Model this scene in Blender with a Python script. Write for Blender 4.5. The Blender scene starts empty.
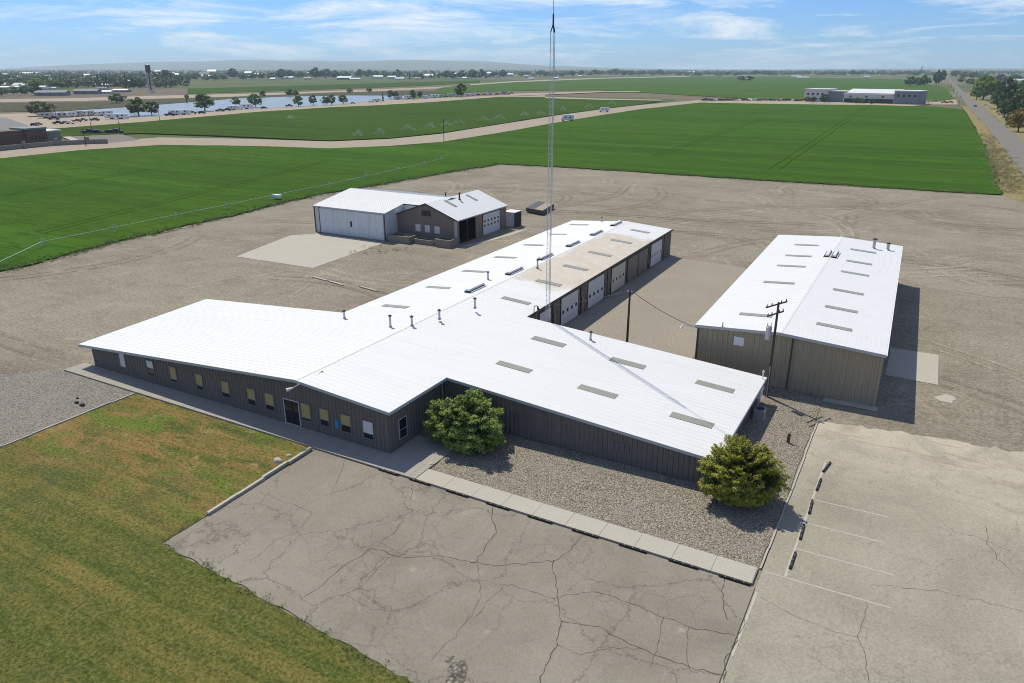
import bpy, math, random
import numpy as np
from mathutils import Vector

# ------------------------------------------------------------------ camera, sky, sun, exposure
scene = bpy.context.scene
C = scene.collection
R = math.radians
CAM_H, FPX, PITCH, YAW = 30.0, 740.0, math.atan(273.5 / 740.0), 0.5077
cam_d = bpy.data.cameras.new("camera")
cam = bpy.data.objects.new("camera", cam_d)
C.objects.link(cam)
cam_d.sensor_fit = 'HORIZONTAL'
cam_d.sensor_width = 36.0
cam_d.lens = 36.0 * FPX / 1024.0
cam_d.clip_start, cam_d.clip_end = 0.5, 60000.0
cam.location = (0, 0, CAM_H)
cam.rotation_euler = (math.pi / 2 - PITCH, 0, YAW)
scene.camera = cam

SUN_EL, SUN_AZ = R(55), R(148)            # azimuth measured from +X towards +Y
sd = Vector((math.cos(SUN_EL) * math.cos(SUN_AZ), math.cos(SUN_EL) * math.sin(SUN_AZ), math.sin(SUN_EL)))
sl = bpy.data.lights.new("sun", 'SUN')
sl.energy = 4.6
sl.angle = R(0.53)
sl.color = (1.0, 0.945, 0.80)
so = bpy.data.objects.new("sun", sl)
so.rotation_euler = (-sd).to_track_quat('-Z', 'Y').to_euler()
so.location = (-60, 40, 150)
C.objects.link(so)

world = bpy.data.worlds.new("World")
scene.world = world
world.use_nodes = True
wt = world.node_tree
wt.nodes.clear()


def wn(t, **kw):
    n = wt.nodes.new(t)
    for k, v in kw.items():
        setattr(n, k, v)
    return n


w_out = wn('ShaderNodeOutputWorld')
w_bg = wn('ShaderNodeBackground')
w_sky = wn('ShaderNodeTexSky', sky_type='NISHITA', sun_disc=False, sun_elevation=SUN_EL,
           sun_rotation=math.pi / 2 - SUN_AZ, altitude=750, air_density=1.0, dust_density=0.35, ozone_density=2.5)
w_bg.inputs['Strength'].default_value = 0.14
w_tc = wn('ShaderNodeTexCoord')
w_sep = wn('ShaderNodeSeparateXYZ')
wt.links.new(w_tc.outputs['Generated'], w_sep.inputs[0])
w_map = wn('ShaderNodeMapping')
w_map.inputs['Scale'].default_value = (5.0, 5.0, 40.0)
w_map.inputs['Location'].default_value = (3.1, 0.4, 0.2)
wt.links.new(w_tc.outputs['Generated'], w_map.inputs[0])
w_no = wn('ShaderNodeTexNoise')
w_no.inputs['Scale'].default_value = 1.0
w_no.inputs['Detail'].default_value = 7
w_no.inputs['Roughness'].default_value = 0.68
w_no.inputs['Distortion'].default_value = 0.5
wt.links.new(w_map.outputs[0], w_no.inputs['Vector'])
w_r = wn('ShaderNodeValToRGB')
w_r.color_ramp.elements[0].position = 0.47
w_r.color_ramp.elements[1].position = 0.66
wt.links.new(w_no.outputs[0], w_r.inputs[0])
w_mul = wn('ShaderNodeMath', operation='MULTIPLY')
w_mul.inputs[1].default_value = 0.85
wt.links.new(w_r.outputs[0], w_mul.inputs[0])
w_mix = wn('ShaderNodeMix', data_type='RGBA')
wt.links.new(w_mul.outputs[0], w_mix.inputs[0])
w_tint = wn('ShaderNodeMix', data_type='RGBA', blend_type='MULTIPLY')
w_tint.inputs[0].default_value = 1.0
wt.links.new(w_sky.outputs[0], w_tint.inputs[6])
w_tint.inputs[7].default_value = (0.35, 0.555, 0.92, 1)
wt.links.new(w_tint.outputs[2], w_mix.inputs[6])
w_mix.inputs[7].default_value = (6.8, 7.2, 7.5, 1)
wt.links.new(w_mix.outputs[2], w_bg.inputs['Color'])
wt.links.new(w_bg.outputs[0], w_out.inputs['Surface'])

scene.view_settings.view_transform = 'Standard'
scene.view_settings.look = 'None'
scene.view_settings.gamma = 1.0
scene.view_settings.exposure = -0.02
scene.view_settings.use_curve_mapping = False
scene.render.engine = 'CYCLES'
scene.cycles.use_denoising = True
scene.cycles.filter_width = 1.0
scene.cycles.max_bounces = 6
scene.cycles.volume_bounces = 1
scene.cycles.transparent_max_bounces = 8
scene.cycles.sample_clamp_indirect = 4.0

rng = random.Random(7)
nrng = np.random.default_rng(11)

# ------------------------------------------------------------------ where a point of the place lies
_fw = np.array([-math.sin(YAW), math.cos(YAW), 0.0])
_rt = np.array([math.cos(YAW), math.sin(YAW), 0.0])
_up = np.array([0, 0, 1.0])
_f = _fw * math.cos(PITCH) - _up * math.sin(PITCH)
_u = _fw * math.sin(PITCH) + _up * math.cos(PITCH)


def ray(px, py):
    return _f + _rt * (px - 512.0) / FPX + _u * (341.5 - py) / FPX


def at(px, py, z=0.0):
    d = ray(px, py)
    t = (CAM_H - z) / -d[2]
    return float(d[0] * t), float(d[1] * t)


def on_plane(px, py, a, b, c, k):
    D = ray(px, py)
    t = (k - c * CAM_H) / (a * D[0] + b * D[1] + c * D[2])
    return float(D[0] * t), float(D[1] * t), float(CAM_H + D[2] * t)


def px_size(x, y, z=0.0):
    """metres per picture pixel at a point"""
    v = np.array([x, y, z - CAM_H])
    return float(v @ _f) / FPX


# ------------------------------------------------------------------ materials
def principled(name, col=(0.5, 0.5, 0.5), rough=0.7, metal=0.0, spec=0.4):
    m = bpy.data.materials.new(name)
    m.use_nodes = True
    b = m.node_tree.nodes['Principled BSDF']
    b.inputs['Base Color'].default_value = (*col, 1)
    b.inputs['Roughness'].default_value = rough
    b.inputs['Metallic'].default_value = metal
    b.inputs['Specular IOR Level'].default_value = spec
    return m


class NT:
    def __init__(self, m):
        self.m, self.t = m, m.node_tree
        self.b = self.t.nodes['Principled BSDF']
        self.tc = self.t.nodes.new('ShaderNodeTexCoord')

    def n(self, kind, **kw):
        n = self.t.nodes.new(kind)
        for k, v in kw.items():
            setattr(n, k, v)
        return n

    def link(self, a, b):
        self.t.links.new(a, b)

    def vec(self, scale=(1, 1, 1), rot=(0, 0, 0), loc=(0, 0, 0)):
        mp = self.n('ShaderNodeMapping')
        mp.inputs['Scale'].default_value = scale
        mp.inputs['Rotation'].default_value = rot
        mp.inputs['Location'].default_value = loc
        self.link(self.tc.outputs['Object'], mp.inputs[0])
        return mp.outputs[0]

    def noise(self, scale, detail=4, rough=0.55, vec=None, dist=0.0):
        n = self.n('ShaderNodeTexNoise')
        n.inputs['Scale'].default_value = scale
        n.inputs['Detail'].default_value = detail
        n.inputs['Roughness'].default_value = rough
        n.inputs['Distortion'].default_value = dist
        self.link(vec if vec is not None else self.tc.outputs['Object'], n.inputs['Vector'])
        return n.outputs[0]

    def voronoi(self, scale, feature='F1', vec=None, out=0, rand=1.0):
        n = self.n('ShaderNodeTexVoronoi', feature=feature)
        n.inputs['Scale'].default_value = scale
        n.inputs['Randomness'].default_value = rand
        self.link(vec if vec is not None else self.tc.outputs['Object'], n.inputs['Vector'])
        return n.outputs[out]

    def ramp(self, f, stops, interp='LINEAR'):
        r = self.n('ShaderNodeValToRGB')
        r.color_ramp.interpolation = interp
        el = r.color_ramp.elements
        while len(el) < len(stops):
            el.new(0.5)
        for e, (p, c) in zip(el, stops):
            e.position = p
            e.color = (*c, 1) if isinstance(c, tuple) else (c, c, c, 1)
        self.link(f, r.inputs[0])
        return r.outputs[0]

    def mix(self, f, a, b, mode='MIX'):
        m = self.n('ShaderNodeMix', data_type='RGBA', blend_type=mode)
        for sock, v in ((m.inputs[0], f), (m.inputs[6], a), (m.inputs[7], b)):
            if hasattr(v, 'is_linked'):
                self.link(v, sock)
            elif isinstance(v, tuple):
                sock.default_value = (*v, 1)
            else:
                sock.default_value = v if sock.type == 'VALUE' else (v, v, v, 1)
        return m.outputs[2]

    def math(self, op, a, b=0.0, clamp=False):
        m = self.n('ShaderNodeMath', operation=op, use_clamp=clamp)
        for i, v in enumerate((a, b)):
            if hasattr(v, 'is_linked'):
                self.link(v, m.inputs[i])
            else:
                m.inputs[i].default_value = v
        return m.outputs[0]

    def xyz(self):
        s = self.n('ShaderNodeSeparateXYZ')
        self.link(self.tc.outputs['Object'], s.inputs[0])
        return s.outputs

    def color(self, c):
        self.link(c, self.b.inputs['Base Color'])

    def bump(self, h, strength=0.5, dist=0.05):
        b = self.n('ShaderNodeBump')
        b.inputs['Strength'].default_value = strength
        b.inputs['Distance'].default_value = dist
        self.link(h, b.inputs['Height'])
        self.link(b.outputs[0], self.b.inputs['Normal'])


def vary(name, col, amt=0.15, scale=0.6, rough=0.7, metal=0.0, spec=0.4, fine=None, streak=False):
    """a surface whose colour wanders a little: weathered paint, concrete, metal"""
    m = principled(name, col, rough, metal, spec)
    t = NT(m)
    lo = tuple(max(0, c * (1 - amt)) for c in col)
    hi = tuple(min(1, c * (1 + amt)) for c in col)
    v = t.vec((1, 1, 0.12)) if streak else None
    c = t.mix(t.noise(scale, 6, 0.65, v), lo, hi)
    if streak:
        c = t.mix(t.ramp(t.noise(3.2, 3, 0.7, t.vec((1, 1, 0.05))), [(0.40, 0.0), (0.62, 0.4)]), c, tuple(min(1, x * (1 + 2.2 * amt)) for x in col))
        c = t.mix(t.ramp(t.noise(0.45, 5, 0.7, t.vec((1, 1, 0.6), loc=(7, 3, 1))), [(0.5, 0.0), (0.72, 0.35)]), c, tuple(x * (1 - 1.6 * amt) for x in col))
    if fine:
        c = t.mix(t.ramp(t.noise(fine, 3, 0.7), [(0.35, 0.0), (0.65, 1.0)]), c, tuple(x * (1 - amt * 1.3) for x in col))
    t.color(c)
    return m


def make_yard(gain=1.0):
    m = principled('compacted gravel yard' if gain == 1.0 else ('yard soil pressed pale by tyres' if gain > 1 else 'yard soil loosened by tyres'), rough=0.95, spec=0.1)
    t = NT(m)
    big = t.ramp(t.noise(0.03, 5, 0.6), [(0.33, (0.160, 0.136, 0.096)), (0.5, (0.224, 0.196, 0.145)), (0.68, (0.275, 0.243, 0.185))])
    rows = t.noise(1.0, 7, 0.75, t.vec((0.06, 0.34, 1), (0, 0, R(4))), 1.6)
    c = t.mix(t.ramp(rows, [(0.45, 0.0), (0.66, 0.6)]), big, (0.315, 0.277, 0.212))
    rows2 = t.noise(1.0, 6, 0.75, t.vec((0.5, 0.03, 1), (0, 0, R(-25))), 0.8)
    c = t.mix(t.ramp(rows2, [(0.52, 0.0), (0.74, 0.45)]), c, (0.150, 0.124, 0.088))
    # wheel tracks of turning trucks: rings round three turning places
    for cx, cy, s, k in ((22, 132, 0.55, 0.45), (-92, 70, 0.5, 0.35), (-14, 150, 0.42, 0.3)):
        w = t.n('ShaderNodeTexWave', wave_type='RINGS', rings_direction='Z', wave_profile='SIN')
        w.inputs['Scale'].default_value = s
        w.inputs['Distortion'].default_value = 7.0
        w.inputs['Detail'].default_value = 3
        w.inputs['Detail Scale'].default_value = 0.35
        t.link(t.vec((1, 1, 1), loc=(-cx, -cy, 0)), w.inputs['Vector'])
        d = t.n('ShaderNodeVectorMath', operation='LENGTH')
        t.link(t.vec((1, 1, 0), loc=(-cx, -cy, 0)), d.inputs[0])
        near = t.ramp(t.math('DIVIDE', d.outputs['Value'], 45.0), [(0.25, 1.0), (1.0, 0.0)])
        patch = t.ramp(t.noise(0.09, 3, 0.5), [(0.42, 0.0), (0.6, 1.0)])
        f = t.math('MULTIPLY', t.math('MULTIPLY', t.ramp(w.outputs[0], [(0.62, 0.0), (0.85, k)]), near), patch)
        c = t.mix(f, c, (0.315, 0.280, 0.228))
    fine = t.noise(2.6, 6, 0.92)
    c = t.mix(t.ramp(fine, [(0.40, 0.7), (0.49, 0.0)]), c, (0.125, 0.106, 0.076))
    c = t.mix(t.ramp(fine, [(0.51, 0.0), (0.60, 0.6)]), c, (0.385, 0.345, 0.272))
    sp = t.noise(0.16, 6, 0.8, t.vec((1, 1, 1), loc=(3, 8, 0)), 0.8)
    c = t.mix(t.ramp(sp, [(0.54, 0.0), (0.66, 0.55)]), c, (0.33, 0.295, 0.23))
    c = t.mix(t.ramp(sp, [(0.33, 0.5), (0.45, 0.0)]), c, (0.15, 0.126, 0.092))
    if gain != 1.0:
        c = t.mix(1.0, c, (gain, gain * 0.995, gain * 0.98), 'MULTIPLY')
    t.color(c)
    t.bump(t.math('ADD', t.noise(3.5, 6, 0.75), t.math('MULTIPLY', rows, 0.5)), 0.6, 0.10)
    return m


def make_plain():
    m = principled('open farm country', rough=1.0, spec=0.05)
    t = NT(m)
    cell = t.voronoi(0.0019, 'F1', t.vec((1, 1.7, 1), (0, 0, R(6))), 1)
    s = t.n('ShaderNodeSeparateColor')
    t.link(cell, s.inputs[0])
    c = t.ramp(s.outputs[0], [(0.0, (0.17, 0.145, 0.095)), (0.22, (0.07, 0.115, 0.03)), (0.42, (0.21, 0.18, 0.12)), (0.6, (0.10, 0.125, 0.045)), (0.78, (0.15, 0.135, 0.08)), (0.9, (0.06, 0.12, 0.028))], 'CONSTANT')
    c = t.mix(t.ramp(t.noise(0.004, 5, 0.6), [(0.35, 0.0), (0.7, 0.6)]), c, (0.16, 0.14, 0.095))
    c = t.mix(t.ramp(t.noise(0.03, 4, 0.7), [(0.45, 0.0), (0.65, 0.5)]), c, (0.075, 0.085, 0.04))
    t.color(c)
    return m


def make_crop(name, col, row_rot, row=0.30, amt=0.34):
    m = principled(name, rough=0.95, spec=0.03)
    t = NT(m)
    lo = tuple(x * (1 - amt) for x in col)
    hi = tuple(x * (1 + amt * 0.7) for x in col)
    bands = t.noise(1.0, 5, 0.65, t.vec((0.004, 0.085, 1), (0, 0, row_rot)))
    c = t.mix(t.ramp(bands, [(0.36, 0.0), (0.64, 1.0)]), lo, hi)
    patch = t.noise(0.018, 4, 0.6)
    c = t.mix(t.ramp(patch, [(0.4, 0.0), (0.7, 0.55)]), c, (col[0] * 1.55, col[1] * 1.08, col[2] * 0.9))
    fine = t.noise(1.0, 5, 0.75, t.vec((0.12, 1.1, 1), (0, 0, row_rot)))
    c = t.mix(t.ramp(fine, [(0.40, 0.75), (0.51, 0.0)]), c, tuple(x * 0.5 for x in col))
    grain = t.noise(3.0, 3, 0.8)
    c = t.mix(t.ramp(grain, [(0.5, 0.0), (0.62, 0.5)]), c, tuple(min(1, x * 1.6) for x in col))
    t.color(c)
    t.bump(t.math('ADD', fine, grain), 0.8, 0.15)
    return m


def make_lawn():
    m = principled('dry mown lawn', rough=0.95, spec=0.1)
    t = NT(m)
    s = t.xyz()
    green = t.mix(t.ramp(t.noise(0.9, 6, 0.75), [(0.35, 0.0), (0.65, 1.0)]), (0.062, 0.088, 0.014), (0.118, 0.132, 0.027))
    # thin straw coloured mowing passes
    mow = t.noise(1.0, 6, 0.7, t.vec((0.03, 0.62, 1), (0, 0, R(14))), 0.25)
    dry = t.math('MULTIPLY', t.ramp(mow, [(0.42, 0.0), (0.58, 0.9)]), t.ramp(t.noise(0.10, 5, 0.65), [(0.36, 0.15), (0.58, 1.0)]))
    c = t.mix(t.math('MULTIPLY', dry, 0.75), green, (0.26, 0.19, 0.055))
    dk = t.noise(1.0, 5, 0.65, t.vec((0.05, 0.35, 1), (0, 0, R(14)), (13, 44, 0)), 0.3)
    c = t.mix(t.ramp(dk, [(0.52, 0.0), (0.68, 0.75)]), c, (0.052, 0.078, 0.022))
    # burnt patches towards the building
    near = t.ramp(t.math('DIVIDE', t.math('SUBTRACT', s[1], 22.0), 14.0), [(0.1, 0.0), (0.7, 1.0)])
    pn = t.noise(1.0, 7, 0.72, t.vec((0.13, 0.42, 1), (0, 0, R(12))), 0.6)
    c = t.mix(t.math('MULTIPLY', t.ramp(pn, [(0.44, 0.0), (0.57, 0.95)]), near), c, (0.27, 0.158, 0.058))
    pg = t.noise(1.0, 6, 0.65, t.vec((0.14, 0.32, 1), (0, 0, R(12)), (31, 5, 0)), 0.4)
    c = t.mix(t.math('MULTIPLY', t.ramp(pg, [(0.52, 0.0), (0.62, 0.9)]), near), c, (0.105, 0.165, 0.018))
    sc_ = t.noise(0.5, 6, 0.75, t.vec((1, 1, 1), loc=(5, 9, 0)))
    c = t.mix(t.math('MULTIPLY', t.ramp(sc_, [(0.56, 0.0), (0.68, 0.8)]), near), c, (0.36, 0.26, 0.12))
    fine = t.noise(4.2, 6, 0.93)
    c = t.mix(t.ramp(fine, [(0.41, 0.95), (0.49, 0.0)]), c, (0.036, 0.048, 0.010))
    c = t.mix(t.ramp(fine, [(0.52, 0.0), (0.61, 0.6)]), c, (0.30, 0.255, 0.095))
    bl = t.noise(0.22, 5, 0.7, t.vec((1, 1, 1), loc=(17, 2, 0)))
    c = t.mix(t.ramp(bl, [(0.55, 0.0), (0.66, 0.5)]), c, (0.06, 0.085, 0.03))
    t.color(c)
    t.bump(fine, 0.9, 0.08)
    return m


def crack_mask(t, scale, width, wob=0.6, cover=(0.45, 0.6), cscale=0.06, off=0.0):
    """thin irregular cracks: borders of wobbling cells, only in some places"""
    base = t.vec((1, 1, 1), loc=(off, off * 0.7, 0))
    nz = t.n('ShaderNodeTexNoise')
    nz.inputs['Scale'].default_value = 0.35
    nz.inputs['Detail'].default_value = 6
    nz.inputs['Roughness'].default_value = 0.7
    t.link(base, nz.inputs['Vector'])
    sc = t.n('ShaderNodeVectorMath', operation='SCALE')
    sc.inputs['Scale'].default_value = wob / scale
    t.link(nz.outputs['Color'], sc.inputs[0])
    ad = t.n('ShaderNodeVectorMath', operation='ADD')
    t.link(base, ad.inputs[0])
    t.link(sc.outputs[0], ad.inputs[1])
    d = t.voronoi(scale, 'DISTANCE_TO_EDGE', ad.outputs[0])
    line = t.ramp(d, [(0.0, 1.0), (width * scale, 0.0)])
    where = t.ramp(t.noise(cscale, 3, 0.5, t.vec((1, 1, 1), loc=(off * 3, 2 * off, 0))), [(cover[0], 0.0), (cover[1], 1.0)])
    return t.math('MULTIPLY', line, where)


def make_asphalt():
    m = principled('old cracked asphalt', rough=0.92, spec=0.2)
    t = NT(m)
    c = t.ramp(t.noise(0.13, 6, 0.62, None, 0.4), [(0.3, (0.190, 0.166, 0.128)), (0.5, (0.238, 0.210, 0.165)), (0.72, (0.278, 0.248, 0.198))])
    c = t.mix(t.ramp(t.noise(0.6, 5, 0.7), [(0.55, 0.0), (0.75, 0.5)]), c, (0.300, 0.268, 0.215))
    sp = t.noise(0.42, 2, 0.5, t.vec((1, 1, 1), loc=(9, 3, 0)))
    c = t.mix(t.ramp(sp, [(0.70, 0.0), (0.76, 0.55)]), c, (0.40, 0.36, 0.295))
    c = t.mix(t.ramp(t.noise(0.3, 4, 0.6, t.vec((1, 1, 1), loc=(40, 3, 0))), [(0.6, 0.0), (0.75, 0.4)]), c, (0.150, 0.132, 0.105))
    c = t.mix(t.math('MULTIPLY', crack_mask(t, 0.62, 0.05, 0.9, (0.50, 0.60), 0.09, 3.0), 0.42), c, (0.055, 0.048, 0.04))
    c = t.mix(t.math('MULTIPLY', crack_mask(t, 0.17, 0.075, 0.5, (0.36, 0.46), 0.05, 11.0), 0.55), c, (0.045, 0.04, 0.033))
    fine = t.noise(7.0, 5, 0.92)
    c = t.mix(t.ramp(fine, [(0.38, 0.4), (0.48, 0.0)]), c, (0.13, 0.114, 0.088))
    c = t.mix(t.ramp(fine, [(0.52, 0.0), (0.62, 0.3)]), c, (0.36, 0.325, 0.262))
    t.color(c)
    t.bump(fine, 0.3, 0.02)
    return m


def make_lot_pale():
    m = principled('pale worn paving', rough=0.92, spec=0.15)
    t = NT(m)
    s = t.xyz()
    c = t.ramp(t.noise(0.10, 6, 0.65, None, 0.5), [(0.3, (0.245, 0.222, 0.168)), (0.5, (0.305, 0.278, 0.212)), (0.72, (0.365, 0.334, 0.26))])
    st = t.noise(1.0, 5, 0.65, t.vec((0.9, 0.05, 1), (0, 0, R(12))), 0.3)
    c = t.mix(t.ramp(st, [(0.5, 0.0), (0.75, 0.3)]), c, (0.235, 0.213, 0.165))
    # silt washed over the end by the yard
    far = t.ramp(t.math('DIVIDE', t.math('SUBTRACT', s[1], 50.0), 18.0), [(0.05, 0.0), (0.85, 1.0)])
    dn = t.noise(0.16, 6, 0.68, None, 0.7)
    c = t.mix(t.math('MULTIPLY', t.ramp(dn, [(0.34, 0.0), (0.56, 0.95)]), far), c, (0.47, 0.41, 0.315))
    mud = t.noise(1.0, 6, 0.7, t.vec((0.10, 0.75, 1), (0, 0, R(3))), 0.6)
    c = t.mix(t.math('MULTIPLY', t.ramp(mud, [(0.55, 0.0), (0.63, 0.75)]), far), c, (0.25, 0.185, 0.12))
    c = t.mix(t.math('MULTIPLY', crack_mask(t, 0.16, 0.05, 0.5, (0.42, 0.55), 0.06, 7.0), 0.5), c, (0.13, 0.115, 0.088))
    fine = t.noise(6.0, 5, 0.92)
    c = t.mix(t.ramp(fine, [(0.40, 0.4), (0.49, 0.0)]), c, (0.14, 0.127, 0.10))
    c = t.mix(t.ramp(fine, [(0.51, 0.0), (0.60, 0.35)]), c, (0.44, 0.405, 0.325))
    t.color(c)
    t.bump(fine, 0.3, 0.02)
    return m


def make_pebbles(name, tones, scale=5.5, mixc=(0.3, 0.27, 0.22)):
    m = principled(name, rough=0.9, spec=0.2)
    t = NT(m)
    col = t.voronoi(scale, 'F1', None, 1)
    s = t.n('ShaderNodeSeparateColor')
    t.link(col, s.inputs[0])
    c = t.ramp(s.outputs[0], [(i / (len(tones) - 1), x) for i, x in enumerate(tones)])
    d = t.voronoi(scale, 'F1', None, 0)
    c = t.mix(t.ramp(d, [(0.35, 0.0), (0.75, 0.75)]), c, tuple(x * 0.55 for x in tones[0]))
    c = t.mix(t.ramp(t.noise(0.35, 5, 0.6), [(0.45, 0.0), (0.7, 0.45)]), c, mixc)
    t.color(c)
    t.bump(t.math('SUBTRACT', 1.0, d), 0.9, 0.12)
    return m


def make_roof():
    m = principled('white coated roof metal', rough=0.5, spec=0.35)
    t = NT(m)
    s = t.xyz()
    c = t.mix(t.noise(0.25, 6, 0.65, t.vec((0.25, 1.6, 1))), (0.625, 0.62, 0.60), (0.70, 0.695, 0.675))
    st = t.noise(1.0, 6, 0.75, t.vec((0.10, 2.2, 1)), 0.2)
    c = t.mix(t.ramp(st, [(0.54, 0.0), (0.70, 0.6)]), c, (0.56, 0.55, 0.525))
    # coat worn off the wing's east slope leaves a buff patch with a ragged edge
    wob = t.math('MULTIPLY', t.math('SUBTRACT', t.noise(0.22, 5, 0.65), 0.5), 9.0)
    wobx = t.math('MULTIPLY', t.math('SUBTRACT', t.noise(0.5, 5, 0.7), 0.5), 3.2)
    def edge(v, a, b):
        return t.ramp(t.math('DIVIDE', t.math('SUBTRACT', v, a), b - a), [(0.0, 0.0), (1.0, 1.0)])
    x2 = t.math('ADD', t.math('ADD', s[0], -44.7), wobx)
    y2 = t.math('ADD', t.math('ADD', s[1], 60.0), wob)
    f = t.math('MULTIPLY', edge(x2, -44.9, -43.9), t.math('MULTIPLY', edge(y2, 79.0, 80.6), edge(y2, 112.5, 111.0)))
    f = t.math('MULTIPLY', f, t.ramp(t.noise(0.8, 5, 0.7), [(0.28, 0.55), (0.5, 1.0)]))
    c = t.mix(f, c, t.mix(t.noise(0.3, 5, 0.7), (0.46, 0.395, 0.29), (0.60, 0.53, 0.42)))
    t.color(c)
    return m


M = {}
M['yard'] = make_yard()
M['plain'] = make_plain()
M['crop'] = make_crop('irrigated crop', (0.043, 0.104, 0.008), R(8))
M['crop_far'] = make_crop('crop beyond the dirt road', (0.042, 0.086, 0.008), R(14))
M['crop_pale'] = make_crop('pale far crop', (0.058, 0.118, 0.018), R(4))
M['lawn'] = make_lawn()
M['asphalt'] = make_asphalt()
M['lot'] = make_lot_pale()
M['gravel'] = make_pebbles('decorative river gravel', [(0.15, 0.130, 0.096), (0.30, 0.265, 0.20), (0.42, 0.375, 0.29), (0.25, 0.20, 0.145), (0.48, 0.435, 0.345), (0.22, 0.205, 0.165)], 8.5)
M['gravel_grey'] = make_pebbles('grey crushed gravel', [(0.19, 0.172, 0.142), (0.28, 0.256, 0.212), (0.36, 0.33, 0.275), (0.235, 0.213, 0.175)], 7.5, (0.28, 0.25, 0.20))
M['concrete'] = vary('concrete', (0.36, 0.335, 0.285), 0.16, 0.5, 0.9, 0, 0.2, 9.0)
M['concrete_pale'] = vary('pale concrete', (0.44, 0.405, 0.335), 0.12, 0.4, 0.9, 0, 0.2, 7.0)
M['concrete_worn'] = vary('worn concrete', (0.325, 0.287, 0.225), 0.24, 0.16, 0.93, 0, 0.2, 4.0)
M['dirt'] = vary('dirt road', (0.36, 0.30, 0.228), 0.14, 0.05, 0.97, 0, 0.1, 0.8)
M['sand'] = vary('sandy ground', (0.40, 0.33, 0.245), 0.2, 0.03, 0.97, 0, 0.1, 0.4)
M['canal'] = vary('canal bank soil', (0.19, 0.155, 0.108), 0.35, 0.012, 0.98, 0, 0.1, 0.15)
M['brush'] = vary('brush ground', (0.10, 0.098, 0.048), 0.45, 0.02, 0.98, 0, 0.1, 0.2)
M['verge'] = vary('dry roadside verge', (0.30, 0.245, 0.105), 0.35, 0.12, 0.98, 0, 0.1, 1.5)
M['road'] = vary('road asphalt', (0.215, 0.20, 0.175), 0.14, 0.06, 0.95, 0, 0.03, 2.0)
M['paint'] = vary('worn white line paint', (0.50, 0.465, 0.385), 0.22, 3.0, 0.8, 0, 0.2, 14.0)
M['straw_paint'] = principled('dulled yellow reflector', (0.22, 0.19, 0.11), 0.6)
M['paint_white'] = principled('white paint', (0.72, 0.71, 0.68), 0.6)
M['roof'] = make_roof()
M['roof_plain'] = vary('white roof sheet', (0.675, 0.67, 0.65), 0.06, 0.4, 0.5, 0, 0.35)
M['siding'] = vary('grey brown steel siding', (0.142, 0.127, 0.116), 0.15, 0.5, 0.55, 0.1, 0.4, None, True)
M['siding_tan'] = vary('olive tan steel siding', (0.33, 0.28, 0.19), 0.09, 0.5, 0.55, 0.1, 0.4, None, True)
M['siding_brown'] = vary('brown steel siding', (0.20, 0.165, 0.13), 0.16, 0.5, 0.6, 0.1, 0.35, None, True)
M['siding_white'] = vary('weathered white steel siding', (0.55, 0.57, 0.57), 0.14, 0.7, 0.55, 0.1, 0.4, None, True)
M['trim'] = vary('light grey trim', (0.42, 0.43, 0.43), 0.08, 1.0, 0.5)
M['trim_dark'] = vary('dark brown trim', (0.055, 0.048, 0.042), 0.15, 1.0, 0.6)
M['skylight'] = vary('aged skylight panel', (0.27, 0.27, 0.215), 0.16, 0.9, 0.35)
M['skylight'].node_tree.nodes['Principled BSDF'].inputs['Roughness'].default_value = 0.4
M['door_white'] = vary('white door panel', (0.60, 0.61, 0.60), 0.06, 1.0, 0.5)
M['door_cream'] = vary('cream door panel', (0.56, 0.52, 0.42), 0.08, 1.0, 0.5)
M['glass'] = principled('dark window glass', (0.012, 0.014, 0.016), 0.08, 0, 0.6)
M['blind'] = vary('cream window blind', (0.40, 0.32, 0.13), 0.18, 2.0, 0.8)
M['trim_mid'] = principled('weathered window frame', (0.20, 0.20, 0.195), 0.5)
M['blind_white'] = principled('white window blind', (0.62, 0.61, 0.58), 0.8)
M['black'] = principled('black rubber', (0.018, 0.017, 0.016), 0.8)
M['dark'] = principled('dark metal', (0.035, 0.034, 0.033), 0.5, 0.4)
M['galv'] = vary('galvanised steel', (0.42, 0.43, 0.44), 0.12, 2.0, 0.45, 0.5)
M['tower'] = principled('tower steel', (0.46, 0.48, 0.50), 0.5, 0.3)
M['wood'] = vary('weathered pole wood', (0.075, 0.055, 0.04), 0.25, 2.0, 0.9, 0, 0.2)
M['timber'] = vary('grey timber', (0.30, 0.25, 0.19), 0.2, 2.0, 0.9)
M['rust'] = vary('rusty steel', (0.13, 0.06, 0.04), 0.3, 2.0, 0.85)
M['blue'] = principled('blue sign paint', (0.02, 0.22, 0.50), 0.5)
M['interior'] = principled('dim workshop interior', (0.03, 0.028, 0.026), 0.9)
M['ghost'] = principled('bare patch where a sign was', (0.125, 0.113, 0.106), 0.75)
M['brick'] = vary('brown brick', (0.16, 0.095, 0.07), 0.2, 1.0, 0.9)
M['stone'] = vary('stone retaining wall', (0.29, 0.265, 0.235), 0.3, 0.8, 0.9, 0, 0.2, 2.0)
M['grey_roof'] = vary('grey roof', (0.10, 0.11, 0.12), 0.15, 0.2, 0.7)
M['cream_wall'] = vary('pale render', (0.55, 0.54, 0.50), 0.08, 0.3, 0.8)
M['slate_wall'] = vary('slate coloured wall', (0.20, 0.22, 0.25), 0.1, 0.3, 0.8)  # darker blue-grey wall tone
M['soil'] = vary('planter soil', (0.06, 0.05, 0.038), 0.3, 2.0, 1.0)
M['planter'] = vary('concrete planter wall', (0.235, 0.205, 0.165), 0.15, 1.0, 0.9)
M['white_metal'] = principled('white vehicle paint', (0.72, 0.73, 0.74), 0.35)
M['tan_metal'] = principled('tan vehicle paint', (0.45, 0.42, 0.37), 0.4)
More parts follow.
